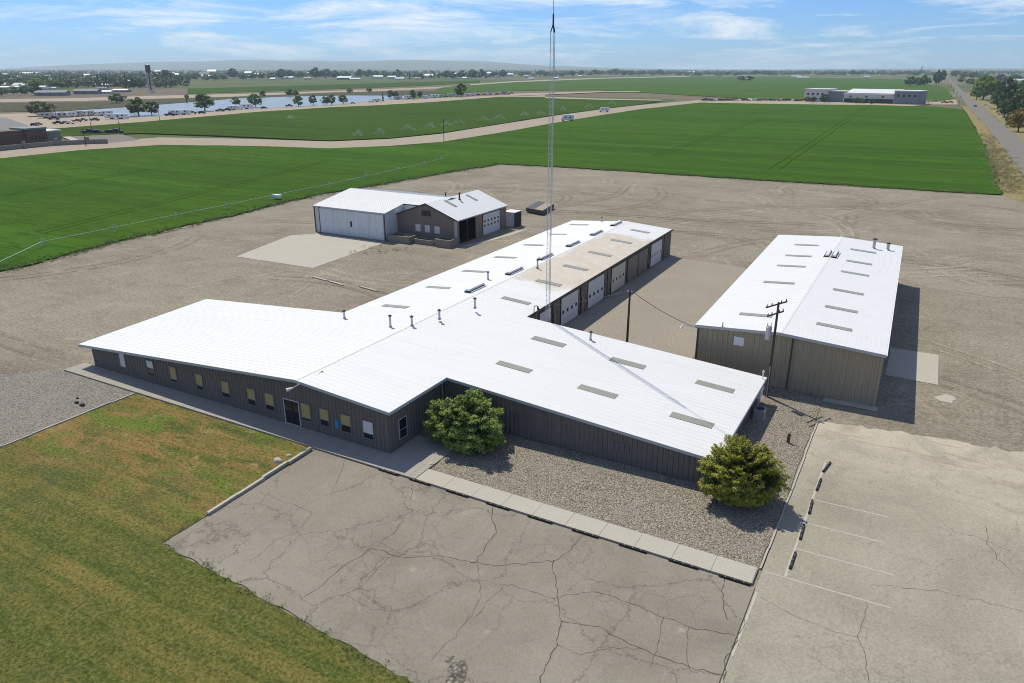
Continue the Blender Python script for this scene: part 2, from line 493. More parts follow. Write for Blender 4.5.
M['grey_metal'] = principled('grey vehicle paint', (0.20, 0.21, 0.22), 0.35)
M['dark_metal'] = principled('dark vehicle paint', (0.03, 0.032, 0.036), 0.35)
M['red_metal'] = principled('rust red vehicle paint', (0.22, 0.06, 0.03), 0.5)
M['bark'] = vary('bark', (0.075, 0.055, 0.04), 0.3, 2.0, 0.95)
M['spray'] = principled('spray droplets', (0.85, 0.88, 0.9), 0.2)


def make_water():
    m = principled('pond water', (0.22, 0.255, 0.25), 0.3, 0, 0.2)
    t = NT(m)
    t.bump(t.noise(0.5, 3, 0.6), 0.12, 0.1)
    return m


M['water'] = make_water()


def make_leaf(name, dark, light, tip=None, amt=0.25):
    m = principled(name, dark, 0.6, 0, 0.25)
    t = NT(m)
    g = t.n('ShaderNodeNewGeometry')
    oi = t.n('ShaderNodeObjectInfo')
    r = g.outputs['Random Per Island']
    if tip:
        c = t.ramp(r, [(0.0, dark), (0.55, light), (1.0, tip)])
    else:
        c = t.ramp(r, [(0.0, dark), (1.0, light)])
    hs = t.n('ShaderNodeHueSaturation')
    t.link(t.math('ADD', t.math('MULTIPLY', oi.outputs['Random'], 0.05), 0.475), hs.inputs['Hue'])
    t.link(t.math('ADD', t.math('MULTIPLY', oi.outputs['Random'], 2 * amt), 1.0 - amt), hs.inputs['Value'])
    t.link(c, hs.inputs['Color'])
    t.color(hs.outputs[0])
    tr = t.n('ShaderNodeBsdfTranslucent')
    t.link(hs.outputs[0], tr.inputs['Color'])
    mx = t.n('ShaderNodeMixShader')
    mx.inputs[0].default_value = 0.25
    out = [n for n in t.t.nodes if n.type == 'OUTPUT_MATERIAL'][0]
    t.link(t.b.outputs[0], mx.inputs[1])
    t.link(tr.outputs[0], mx.inputs[2])
    t.link(mx.outputs[0], out.inputs['Surface'])
    return m


M['leaf_juniper'] = make_leaf('juniper sprays', (0.024, 0.045, 0.012), (0.075, 0.115, 0.022), (0.11, 0.155, 0.03), 0)
M['leaf_juniper_tip'] = make_leaf('juniper sunlit young growth', (0.16, 0.24, 0.04), (0.31, 0.39, 0.08), (0.46, 0.52, 0.14), 0)  # paler young growth, brightened further to carry sun highlights in its colour
M['leaf_yew'] = make_leaf('golden juniper sprays', (0.035, 0.05, 0.010), (0.10, 0.12, 0.018), (0.15, 0.16, 0.025), 0)
M['leaf_yew_tip'] = make_leaf('golden juniper sunlit young growth', (0.20, 0.225, 0.022), (0.37, 0.38, 0.045), (0.52, 0.50, 0.08), 0)  # golden tips likewise have sun highlights put into their colour
M['leaf_dark'] = make_leaf('dark tree leaves', (0.056, 0.091, 0.038), (0.133, 0.189, 0.072))
M['leaf_mid'] = make_leaf('green tree leaves', (0.090, 0.144, 0.043), (0.208, 0.288, 0.090))
M['leaf_bright'] = make_leaf('bright tree leaves', (0.147, 0.241, 0.044), (0.328, 0.466, 0.086))
M['leaf_olive'] = make_leaf('olive tree leaves', (0.108, 0.128, 0.054), (0.243, 0.263, 0.121))
M['leaf_autumn'] = make_leaf('yellow tree leaves', (0.168, 0.120, 0.024), (0.360, 0.264, 0.048))
M['leaf_woods'] = make_leaf('far wood leaves', (0.035, 0.055, 0.028), (0.15, 0.185, 0.075))
M['straw'] = make_leaf('dry weeds', (0.230, 0.196, 0.092), (0.414, 0.345, 0.172), None, 0)
M['weed'] = make_leaf('green weeds', (0.060, 0.105, 0.022), (0.180, 0.225, 0.060), None, 0)


# ------------------------------------------------------------------ mesh building
class MB:
    def __init__(self):
        self.v, self.f, self.mi = [], [], []

    def quad(self, *p, mi=0):
        n = len(self.v)
        self.v += [tuple(q) for q in p]
        self.f.append(tuple(range(n, n + len(p))))
        self.mi.append(mi)
        return self

    def box(self, x0, x1, y0, y1, z0, z1, mi=0):
        return self.hexa([(x0, y0), (x1, y0), (x1, y1), (x0, y1)], z0, z1, mi)

    def hexa(self, p4, z0, z1, mi=0):
        return self.prism(p4, z0, z1, mi)

    def prism(self, pts, z0, z1, mi=0, bottom=True):
        n, k = len(self.v), len(pts)
        self.v += [(p[0], p[1], z0) for p in pts] + [(p[0], p[1], z1) for p in pts]
        for i in range(k):
            j = (i + 1) % k
            self.f.append((n + i, n + j, n + k + j, n + k + i))
            self.mi.append(mi)
        self.f.append(tuple(range(n + k, n + 2 * k)))
        self.mi.append(mi)
        if bottom:
            self.f.append(tuple(range(n + k - 1, n - 1, -1)))
            self.mi.append(mi)
        return self

    def beam(self, a, b, w, h, mi=0, up=(0, 0, 1)):
        """a box of width w and height h whose middle runs from a to b"""
        a, b = Vector(a), Vector(b)
        d = (b - a).normalized()
        s = d.cross(Vector(up))
        if s.length < 1e-6:
            s = d.cross(Vector((1, 0, 0)))
        s.normalize()
        u = s.cross(d)
        s, u = s * (w / 2), u * (h / 2)
        n = len(self.v)
        self.v += [tuple(p + q) for p in (a, b) for q in (-s - u, s - u, s + u, -s + u)]
        self.f += [(n, n + 1, n + 2, n + 3)[::-1], (n + 4, n + 5, n + 6, n + 7)] + [(n + i, n + (i + 1) % 4, n + 4 + (i + 1) % 4, n + 4 + i) for i in range(4)]
        self.mi += [mi] * 6
        return self

    def tube(self, a, b, r0, r1=None, n=8, mi=0):
        r1 = r0 if r1 is None else r1
        a, b = Vector(a), Vector(b)
        d = (b - a).normalized()
        s = d.cross(Vector((0, 0, 1)))
        if s.length < 1e-6:
            s = Vector((1, 0, 0))
        s.normalize()
        u = s.cross(d)
        k = len(self.v)
        for p, r in ((a, r0), (b, r1)):
            self.v += [tuple(p + (s * math.cos(2 * math.pi * i / n) + u * math.sin(2 * math.pi * i / n)) * r) for i in range(n)]
        self.f += [(k + i, k + (i + 1) % n, k + n + (i + 1) % n, k + n + i) for i in range(n)]
        self.f += [tuple(range(k + n - 1, k - 1, -1)), tuple(range(k + n, k + 2 * n))]
        self.mi += [mi] * (n + 2)
        return self

    def ring(self, c, r, rt, axis, n=18, k=6):
        """a torus round axis"""
        c, ax = Vector(c), Vector(axis).normalized()
        s = ax.cross(Vector((0, 0, 1)))
        if s.length < 1e-6:
            s = Vector((1, 0, 0))
        s.normalize()
        u = ax.cross(s)
        b = len(self.v)
        for i in range(n):
            a = 2 * math.pi * i / n
            d = s * math.cos(a) + u * math.sin(a)
            for j in range(k):
                t = 2 * math.pi * j / k
                self.v.append(tuple(c + d * (r + rt * math.cos(t)) + ax * rt * math.sin(t)))
        for i in range(n):
            for j in range(k):
                self.f.append((b + i * k + j, b + ((i + 1) % n) * k + j, b + ((i + 1) % n) * k + (j + 1) % k, b + i * k + (j + 1) % k))
                self.mi.append(0)
        return self

    def build(self, name, mats, parent=None, smooth=False):
        loc = parent_loc(parent)
        me = bpy.data.meshes.new(name)
        me.from_pydata([(p[0] - loc[0], p[1] - loc[1], p[2] - loc[2]) for p in self.v], [], self.f)
        mats = mats if isinstance(mats, (list, tuple)) else [mats]
        for m in mats:
            me.materials.append(m)
        if len(mats) > 1:
            me.polygons.foreach_set('material_index', self.mi)
        if smooth:
            me.polygons.foreach_set('use_smooth', [True] * len(me.polygons))
        me.update()
        return link(name, me, parent)


def parent_loc(p):
    loc = Vector((0, 0, 0))
    while p is not None:
        loc = loc + Vector(p.location)
        p = p.parent
    return loc


def link(name, me, parent=None):
    o = bpy.data.objects.new(name, me)
    C.objects.link(o)
    if parent is not None:
        o.parent = parent
    return o


def tag(o, label=None, cat=None, group=None, kind=None):
    if label:
        o['label'] = label
    if cat:
        o['category'] = cat
    if group:
        o['group'] = group
    if kind:
        o['kind'] = kind
    return o


def thing(name, label, cat, loc=(0, 0, 0), group=None):
    o = bpy.data.objects.new(name, None)
    o.location = loc
    o.empty_display_size = 0.5
    C.objects.link(o)
    return tag(o, label, cat, group)


def copy_tree(o, parent=None):
    c = o.copy()
    C.objects.link(c)
    if parent is not None:
        c.parent = parent
    for ch in list(o.children):
        copy_tree(ch, c)
    return c


def origin_to(o, loc):
    """moves a single mesh's origin to its base"""
    L = Vector(loc)
    n = len(o.data.vertices)
    a = np.empty(n * 3, dtype=np.float32)
    o.data.vertices.foreach_get('co', a)
    a = a.reshape(-1, 3) - np.array(L, dtype=np.float32)
    o.data.vertices.foreach_set('co', a.ravel())
    o.location = L
    return o


def quads_mesh(name, V, mat, parent=None):
    """V: n x 4 x 3 corners of loose leaf quads"""
    V = np.asarray(V, dtype=np.float32)
    n = len(V)
    me = bpy.data.meshes.new(name)
    me.vertices.add(n * 4)
    me.loops.add(n * 4)
    me.polygons.add(n)
    me.vertices.foreach_set('co', V.reshape(-1))
    me.loops.foreach_set('vertex_index', np.arange(n * 4, dtype=np.int32))
    me.polygons.foreach_set('loop_start', np.arange(0, n * 4, 4, dtype=np.int32))
    me.polygons.foreach_set('loop_total', np.full(n, 4, dtype=np.int32))
    me.materials.append(mat)
    me.update(calc_edges=True)
    return link(name, me, parent)


def leaf_quads(P, size, aspect=1.0, out=None, jitter=0.9):
    """a small quad at each point, lying roughly across out (n x 3) or at random"""
    n = len(P)
    nr = nrng.normal(size=(n, 3))
    if out is not None:
        nr = out + jitter * nr * 0.6
    nr /= np.linalg.norm(nr, axis=1)[:, None] + 1e-9
    a = np.cross(nr, nrng.normal(size=(n, 3)))
    a /= np.linalg.norm(a, axis=1)[:, None] + 1e-9
    b = np.cross(nr, a)
    s = (size * nrng.uniform(0.6, 1.3, n))[:, None] if np.isscalar(size) else size[:, None]
    a, b = a * s * 0.5, b * s * 0.5 * aspect
    return np.stack([P - a - b, P + a - b * 0.7, P + a * 0.8 + b, P - a * 0.9 + b * 0.9], axis=1)


# ------------------------------------------------------------------ the setting: ground, fields, roads, water, hills
def struct(name, o):
    o.name = name
    return tag(o, kind='structure')


def ragged(pts, step=2.0, amp=0.3, seed=1, skip=()):
    """the outline pts with every edge (but those in skip) broken up and jittered"""
    r = random.Random(seed)
    out = []
    for i, p in enumerate(pts):
        q = pts[(i + 1) % len(pts)]
        out.append(p)
        if i in skip:
            continue
        L = math.hypot(q[0] - p[0], q[1] - p[1])
        k = int(L / step)
        if k < 2:
            continue
        nx, ny = -(q[1] - p[1]) / L, (q[0] - p[0]) / L
        drift = 0.0
        for j in range(1, k):
            drift = 0.7 * drift + r.gauss(0, 0.6)
            t = j / k
            out.append((p[0] + (q[0] - p[0]) * t + nx * amp * drift, p[1] + (q[1] - p[1]) * t + ny * amp * drift))
    return out


def sheet(name, pts, z, mat, kind='structure'):
    m = MB()
    m.quad(*[(p[0], p[1], z) for p in pts])
    o = m.build(name, mat)
    return tag(o, kind=kind)


def band(name, left, right, z, mat):
    """a road between two polylines of equal length"""
    m = MB()
    for i in range(len(left) - 1):
        m.quad((*left[i], z), (*right[i], z), (*right[i + 1], z), (*left[i + 1], z))
    return tag(m.build(name, mat), kind='structure')


def apx(*pts):
    return [at(*p) for p in pts]


# open country out to the horizon
mb = MB()
mb.quad((-16000, -700, -0.30), (9000, -700, -0.30), (9000, 17000, -0.30), (-16000, 17000, -0.30))
struct('ground', mb.build('ground', M['plain']))

# the yard
near_edge = apx((0, 272), (60, 257), (130, 239), (200, 223.5), (260, 209), (313, 196), (375, 186), (440, 174), (500, 164.5), (560, 167.5), (640, 172.5), (720, 178), (800, 183), (880, 188), (985, 194.5))
yard = ragged([(-260, 20)] + near_edge + [(26, 224), (45, 224), (45, -20), (-260, -20)], 3.0, 0.25, 3)
sheet('gravel_yard', yard, -0.02, M['yard'])

# tyre tracks: pairs of curved bands pressed into the yard
def tyre_tracks(name, mat, z, seed, n):
    r = random.Random(seed)
    m = MB()
    def free(x, y):
        if -79.5 < x < -34 and 40 < y < 62 or -57 < x < -35 and 58 < y < 123.5 or -36 < x < -9 and 48 < y < 70:
            return False
        if -20.5 < x < 0 and 70.5 < y < 123 or -105 < x < -70.5 and 104 < y < 133 or -106 < x < -82 and 83 < y < 108:
            return False
        if y < 71 and x > -82 or x < -190 or x > 40 or y < 30:
            return False
        return True
    for q in range(n):
        x, y = r.uniform(-185, 40), r.uniform(30, 230)
        h = r.choice([0.0, math.pi, math.pi / 2, 1.2, 0.2]) + r.gauss(0, 0.35)
        k = r.gauss(0, 0.028)
        pts = []
        for j in range(r.randint(18, 60)):
            pts.append((x, y, h))
            x += 1.5 * math.cos(h)
            y += 1.5 * math.sin(h)
            h += k * 1.5
            k += r.gauss(0, 0.004)
        for off in (-1.0, 1.0):
            w = r.uniform(0.22, 0.5)
            for (xa, ya, ha), (xb, yb, hb) in zip(pts[:-1], pts[1:]):
                if r.random() < 0.12:
                    continue
                p = []
                for (x_, y_, h_), e in (((xa, ya, ha), -w), ((xa, ya, ha), w), ((xb, yb, hb), w), ((xb, yb, hb), -w)):
                    nx, ny = -math.sin(h_), math.cos(h_)
                    p.append((x_ + nx * (off + e), y_ + ny * (off + e), z))
                far_lim = 205 + (p[0][0] + 125) * 0.085
                if all(free(c[0], c[1]) for c in p) and p[0][1] < far_lim and not (p[0][0] < -120 and p[0][1] > 62 + (p[0][0] + 127) * 2.0):
                    z += 1e-5
                    m.quad(*p)
    return tag(m.build(name, mat), kind='structure')


tyre_tracks('tyre_track', make_yard(1.17), -0.016, 5, 70)
tyre_tracks('tyre_track_dark', make_yard(0.84), -0.008, 6, 46)
M['silt'] = vary('pale silt on the yard', (0.30, 0.265, 0.205), 0.2, 0.25, 0.97, 0, 0.1, 1.2)
# pale bare strip along the crop's edge
_out = [(x + (0.6 if i < 8 else 0.1) * 2.2, y - 1.9 - 0.5 * (i % 2)) for i, (x, y) in enumerate(near_edge)]
sheet('field_margin', ragged(near_edge + _out[::-1], 1.5, 0.45, 77), 0.006, M['silt'])

# crop field beyond the yard: a stand of plants 0.4 m high
far_edge = apx((985, 147), (964, 110), (938, 107), (880, 105.5), (820, 104.8), (740, 103.6), (700, 102.8), (640, 109.5), (560, 122.5), (500, 133.5), (440, 143), (400, 146), (330, 149), (250, 146.5), (160, 145.5), (80, 151), (0, 159.5))
field_pts = [(-330, 25), (-190, 25)] + near_edge + [at(1001, 195)] + far_edge + [(-420, 130)]


def crop_field(name, pts, mat, z=0.28, seed=5, step=1.1, amp=0.5):
    m = MB()
    m.prism(ragged(pts, step, amp, seed), -0.1, z, 0, False)
    return tag(m.build(name, mat), kind='structure')


crop_field('crop_field', field_pts, M['crop'])
# tractor tramlines pressed into the crop
def tramline(a, b, gap, w=0.55):
    (x0, y0), (x1, y1) = a, b
    L = math.hypot(x1 - x0, y1 - y0)
    nx, ny = -(y1 - y0) / L, (x1 - x0) / L
    m = MB()
    for s in (-gap / 2, gap / 2):
        k = 40
        for i in range(k):
            t0, t1 = i / k, (i + 1) / k
            o0 = s + 0.15 * math.sin(t0 * 37 + s)
            o1 = s + 0.15 * math.sin(t1 * 37 + s)
            p = [(x0 + (x1 - x0) * t + nx * (o + e), y0 + (y1 - y0) * t + ny * (o + e), 0.295) for t, o, e in ((t0, o0, -w / 2), (t0, o0, w / 2), (t1, o1, w / 2), (t1, o1, -w / 2))]
            m.quad(*p)
    return m


M['tram'] = vary('trodden crop', (0.030, 0.066, 0.006), 0.3, 0.2, 1.0, 0, 0.0)
tl = MB()
for a, b, g in (((773, 170), (866, 107), 3.0), ((655, 156), (762, 119), 2.6), ((0, 196), (150, 169), 2.4), ((40, 232), (330, 160), 2.4)):
    q = tramline(at(*a, 0.4), at(*b, 0.4), g)
    k = len(tl.v)
    tl.v += q.v
    tl.f += [tuple(i + k for i in f) for f in q.f]
    tl.mi += q.mi
tag(tl.build('tractor_track', M['tram']), kind='structure')

f2_top = apx((30, 131), (100, 125.5), (140, 122.5), (180, 119), (260, 112), (330, 107.6), (380, 105.4), (430, 102.4), (500, 97), (560, 98.2), (640, 101), (660, 101.6))
f2_bot = apx((640, 104.6), (560, 114.5), (500, 124), (440, 133.5), (390, 138.5), (330, 141), (270, 138.5), (200, 135.5), (140, 133.5), (60, 137))
crop_field('crop_field_beyond', f2_top + f2_bot, M['crop_far'], 0.28, 9, 4.0, 0.4)
crop_field('crop_field_far', apx((430, 94), (520, 90.5), (600, 90), (700, 96), (790, 101), (940, 101.5), (955, 99), (944, 87.5), (900, 79), (800, 77.4), (690, 76.6), (600, 78.6), (512, 82), (470, 84.5), (440, 88)), M['crop_pale'], 0.28, 4, 12, 0.5)
crop_field('crop_field_distant', apx((188, 88.6), (300, 85.6), (420, 82.2), (480, 80.4), (480, 82.6), (420, 86), (300, 90.4), (188, 94)), M['crop_far'], 0.28, 6, 12, 0.5)
sheet('field_track', apx((510, 94), (600, 91.6), (640, 91.4), (640, 92.1), (600, 92.6), (545, 95), (510, 96.4)), 0.45, M['sand'])
sheet('field_track.001', apx((470, 84.5), (512, 81.4), (600, 78.0), (690, 76.0), (690, 76.7), (600, 78.9), (512, 82.6), (470, 85.6)), 0.50, M['sand'])
sheet('field_track.002', apx((545, 97.2), (600, 99), (660, 100.2), (662, 101.2), (600, 100.2), (545, 98.6)), 0.5, M['sand'])

# dirt road between the fields
band('dirt_road', apx((0, 151.5), (80, 143), (160, 137.5), (250, 139), (330, 141.6), (390, 139), (440, 134), (500, 124.4), (560, 115), (600, 109.6), (640, 105), (700, 100)),
     apx((0, 158.5), (80, 150.2), (160, 145), (250, 146), (330, 148.4), (390, 146), (440, 142.2), (500, 132.8), (560, 122), (600, 115.4), (640, 109.3), (705, 102.4)), 0.06, M['dirt'])

# pond and the sandy strip beside it
pond_top = apx((70, 111), (110, 108.6), (150, 105.6), (195, 102), (240, 98.6), (290, 96.6), (350, 95.6), (398, 95.6), (412, 96.4))
pond_bot = apx((402, 99.4), (376, 101.2), (352, 103.2), (330, 105.4), (290, 107.4), (240, 109.4), (200, 112), (165, 116), (130, 117.6), (95, 115))
sheet('canal_bank', apx((0, 106), (0, 92.5), (150, 88.5), (300, 87.5), (470, 82.5), (520, 88), (520, 95), (480, 97.4), (420, 94.6), (290, 96), (195, 101.4), (110, 108)), -0.10, M['canal'])
sheet('canal_road', apx((0, 99.2), (80, 98), (150, 95.8), (260, 93.4), (380, 89.2), (500, 84.4), (500, 85.6), (380, 91), (260, 96), (150, 98.8), (80, 101), (0, 102)), 0.0, M['sand'])
sheet('brush_strip', apx((0, 103), (90, 102), (150, 99.2), (230, 96.8), (330, 92.4), (470, 90), (470, 95.4), (350, 95), (240, 98), (150, 104.6), (70, 110.4), (0, 112)), 0.02, M['brush'])
sheet('sand_strip', [at(20, 133)] + f2_top[:9] + [at(545, 97), at(545, 93.5)] + pond_bot[:1] + pond_bot[1:] + apx((70, 112), (0, 114), (0, 133)), 0.02, M['sand'])
sheet('pond_water', pond_top + pond_bot, 0.10, M['water'])

# road and its verge
rl = apx((1075, 245), (1045, 204), (1023, 175), (1003, 147), (985, 125), (968, 107), (955.5, 91), (948, 80), (944.4, 73))
rr = apx((1140, 235), (1105, 206), (1066, 175), (1028, 145), (1002, 123.5), (982, 107), (965, 93), (951.5, 80.5), (946.4, 73))
band('road', rl, rr, 0.04, M['road'])
sheet('road_verge', ragged(apx((1003, 195.5), (1030, 208), (1046, 204), (1023, 175), (1003, 147), (985, 125), (968, 107), (960, 105), (964, 110), (985, 147), (996, 170)), 3, 0.5, 8), 0.02, M['verge'])
sheet('road_verge.001', ragged(rr[:7] + apx((978, 97), (1020, 118), (1080, 150), (1160, 205)), 6, 0.4, 9), 0.02, M['verge'])
sheet('farm_lot', ragged(apx((698, 103.2), (740, 103.4), (820, 105), (905, 106.5), (930, 104.6), (958, 104.6), (955, 99.5), (900, 99), (830, 98), (790, 100), (745, 101), (700, 101.4)), 8, 0.6, 2), 0.04, M['sand'])

# hills
def hills():
    nx, ny = 90, 14
    m = MB()
    X = np.linspace(-16000, 5200, nx)
    grid = []
    for j in range(ny):
        row = []
        for i, x in enumerate(X):
            y = 8200 + j * 520
            t = j / (ny - 1)
            env = 1.0 / (1.0 + math.exp((x + 6000 + 0.35 * (y - 9000)) / 1100.0))
            h = env * (185 * math.sin(math.pi * min(1, t * 1.25) / 2) + 22 * math.sin(x / 900.0 + j * 0.5) * t + 14 * math.sin(x / 370.0 + j) * t)
            h += 30 * t * (0.5 + 0.5 * math.sin(x / 1500.0 + 1.0))
            row.append((x, y, h - 3))
        grid.append(row)
    for r_ in grid:
        m.v += r_
    for j in range(ny - 1):
        for i in range(nx - 1):
            m.f.append((j * nx + i, j * nx + i + 1, (j + 1) * nx + i + 1, (j + 1) * nx + i))
            m.mi.append(0)
    return m


M['hill'] = vary('dry hill grass', (0.20, 0.19, 0.11), 0.25, 0.0012, 1.0, 0, 0.05, 0.006)
struct('hills', hills().build('hills', M['hill'], None, True))

# ------------------------------------------------------------------ paved and planted ground round the buildings
sheet('lawn', ragged([(-64.5, -15), (-64.5, 40.05), (-41.4, 40.05), (-41.0, 25.2), (-36, 24.9), (-28, 24.3), (-19, 23.7), (-5, 23.0), (-5, -15)], 0.5, 0.06, 21), 0.03, M['lawn'])
sheet('gravel_lot', ragged([(-64.7, -15), (-64.7, 40.1), (-77.5, 40.1), (-82, 36), (-95, 20), (-95, -15)], 0.6, 0.55, 4, (0, 1)), 0.0, M['gravel_grey'])
lot = MB()
lot_out = ragged([(-41.0, 40.0), (-40.9, 25.3), (-36, 24.9), (-28, 24.4), (-19, 23.6), (-5.15, 23.0), (-5.15, 40.0)], 0.6, 0.12, 6, (0, 5, 6))
lot.quad(*[(p[0], p[1], 0.045) for p in lot_out])


def crack(m, pts, w, z, mi, seed):
    r = random.Random(seed)
    q = []
    for (a, b) in zip(pts[:-1], pts[1:]):
        L = math.hypot(b[0] - a[0], b[1] - a[1])
        k = max(2, int(L / 0.35))
        for j in range(k):
            t = j / k
            q.append((a[0] + (b[0] - a[0]) * t + r.gauss(0, 0.06), a[1] + (b[1] - a[1]) * t + r.gauss(0, 0.06)))
    q.append(pts[-1])
    for i in range(len(q) - 1):
        (x0, y0), (x1, y1) = q[i], q[i + 1]
        L = math.hypot(x1 - x0, y1 - y0) or 1
        ww = w * r.uniform(0.5, 1.2) / 2
        nx, ny = -(y1 - y0) / L * ww, (x1 - x0) / L * ww
        m.quad((x0 - nx, y0 - ny, z), (x1 - nx, y1 - ny, z), (x1 + nx, y1 + ny, z), (x0 + nx, y0 + ny, z), mi=mi)


CR = [
    [(584, 535), (568, 553), (552, 561), (530, 564), (500, 566), (470, 563)],
    [(552, 561), (556, 580), (557, 600), (561, 622), (556, 645), (543, 672), (538, 690)],
    [(492, 506), (493, 522), (498, 530), (486, 548), (478, 562), (470, 563)],
    [(470, 563), (440, 556), (405, 558), (372, 549)],
    [(372, 549), (340, 569), (318, 590), (300, 600)],
    [(404, 520), (392, 535), (376, 547)],
    [(561, 596), (600, 593), (632, 604), (663, 618), (690, 627), (735, 636)],
    [(561, 622), (600, 628), (640, 650), (690, 668), (724, 676)],
    [(724, 575), (722, 600), (727, 620)],
    [(745, 620), (735, 645), (726, 662), (724, 690)],
    [(390, 557), (368, 580), (358, 594)],
    [(478, 566), (480, 600), (466, 625), (445, 645), (430, 662)],
    [(506, 585), (490, 600), (474, 618)],
    [(260, 492), (285, 503), (303, 508), (312, 515)],
    [(312, 515), (297, 533), (275, 541), (250, 563)],
    [(345, 460), (340, 475), (332, 492)], [(413, 485), (410, 503)],
    [(557, 600), (520, 588), (500, 585)], [(663, 618), (660, 640), (650, 668)], [(690, 627), (686, 655), (690, 676)],
    [(430, 600), (400, 612), (372, 610), (345, 596)],
    [(640, 650), (612, 648), (580, 655), (556, 645)],
]
for i, cpts in enumerate(CR):
    crack(lot, apx(*cpts), 0.058 if i < 10 else 0.036, 0.049, 1, i)
M['crack'] = principled('open crack', (0.08, 0.07, 0.056), 0.95)
tag(lot.build('parking_lot', [M['asphalt'], M['crack']]), kind='structure')
# crumbled dark patch at the lot's edge
sheet('pothole', ragged(apx((444, 662), (452, 656), (464, 661), (467, 672), (462, 690), (448, 690)), 0.25, 0.16, 31), 0.053, make_pebbles('broken asphalt', [(0.10, 0.088, 0.07), (0.20, 0.178, 0.14), (0.30, 0.265, 0.21)], 5.0, (0.21, 0.186, 0.147)))

rlot = MB()
rl_out = ragged([(-5.1, 10), (-5.1, 41.8), (-5.1, 66.2), (2, 67.5), (10.7, 68.6), (24, 68), (44, 66), (44, 10)], 0.4, 0.28, 15, (0, 1))
rlot.quad(*[(p[0], p[1], 0.04) for p in rl_out])
for i, cpts in enumerate([[(940, 520), (955, 533), (985, 540), (1010, 552)], [(985, 527), (988, 545), (998, 560), (1012, 572)], [(760, 597), (790, 615), (830, 630), (868, 640)], [(868, 600), (858, 640), (866, 655), (868, 683)], [(870, 585), (940, 592), (1023, 612)]]):
    crack(rlot, apx(*cpts), 0.035, 0.044, 1, 50 + i)
tag(rlot.build('parking_lot_east', [M['lot'], M['crack']]), kind='structure')
# painted lines of the pale lot
ln = MB()
def stripe(a, b, w=0.12, z=0.0485):
    L = math.hypot(b[0] - a[0], b[1] - a[1])
    nx, ny = -(b[1] - a[1]) / L * w / 2, (b[0] - a[0]) / L * w / 2
    k = max(1, int(L / 0.5))
    for i in range(k):
        t0, t1 = i / k, (i + 1) / k
        p = lambda t, s: (a[0] + (b[0] - a[0]) * t + s * nx, a[1] + (b[1] - a[1]) * t + s * ny, z)
        ln.quad(p(t0, -1), p(t1, -1), p(t1, 1), p(t0, 1))
stripe((-3.72, 41.9), (-3.5, 58.6), 0.16)
for y in (41.85, 45.3, 48.75, 52.2):
    x0 = -5.05 if y < 43 else -3.58
    stripe((x0, y), (2.3 if y < 46 else 1.5, y + 0.15), 0.11)
stripe((-5.02, 33.6), (-4.95, 39.6), 0.13)
tag(ln.build('painted_line', M['paint']), kind='structure')

bed = MB()
bo = ragged([(-30.6, 41.95), (-5.3, 41.95), (-5.3, 72), (-10.4, 72), (-10.4, 50.2), (-35.1, 50.4), (-35.1, 46.3), (-31.2, 46.2)], 1.0, 0.08, 14, (0, 3, 4, 5))
bed.quad(*[(p[0], p[1], 0.04) for p in bo])
tag(bed.build('gravel_bed', M['gravel']), kind='structure')

# pavements: each run a slab with joints
def pavement(name, x0, x1, y0, y1, z, mat, joint=1.7, along='x'):
    m = MB()
    a = x0 if along == 'x' else y0
    e = x1 if along == 'x' else y1
    while a < e - 0.02:
        b = min(e, a + joint)
        g = 0.012
        if along == 'x':
            m.box(a + g, b - g, y0, y1, -0.05, z + rng.uniform(-0.004, 0.004))
        else:
            m.box(x0, x1, a + g, b - g, -0.05, z + rng.uniform(-0.004, 0.004))
        a = b
    return tag(m.build(name, mat), kind='structure')


pavement('pavement', -30.9, -5.35, 40.15, 41.9, 0.14, M['concrete_pale'], 2.55)
pavement('pavement_by_front', -76.5, -30.95, 40.15, 42.40, 0.14, M['concrete'], 1.55)
pavement('pavement_corner', -35.12, -30.95, 42.45, 46.2, 0.10, M['concrete'], 1.5)
sheet('concrete_apron', apx((236, 256.5), (290, 235.5), (318, 233.5), (384, 243), (313, 268)), 0.01, M['concrete_pale'])
sheet('concrete_apron.001', [(-0.6, 81.0), (4.25, 80.8), (4.2, 90.3), (-0.6, 90.2)], 0.01, M['concrete_pale'])
sheet('concrete_apron.002', [(-36.3, 60), (-19.5, 60), (-19.5, 88)] + ragged([(-21.5, 100), (-23.0, 118.5), (-36.3, 120.2)], 1.5, 0.5, 41, (2,)), 0.006, M['concrete_worn'])
sheet('concrete_apron.003', ragged([(-0.6, 71.0), (-19, 70.9), (-19, 72), (-0.6, 72)], 2, 0.1, 4), 0.012, M['concrete_pale'])
sheet('concrete_apron.004', ragged(apx((460, 247), (500, 236.5), (516, 231), (530, 228.5), (524, 230.6), (497, 239), (470, 246)), 1.2, 0.2, 4), 0.012, M['concrete_pale'])
sheet('silt_patch.001', ragged(apx((934, 397), (946, 394), (957, 399), (952, 403), (940, 401)), 0.6, 0.25, 3), 0.0, M['concrete_pale'])
sheet('silt_patch', ragged(apx((905, 267), (960, 283), (1024, 290), (1024, 299), (970, 293), (930, 288), (895, 278)), 1.2, 0.9, 44), 0.0, M['silt'])

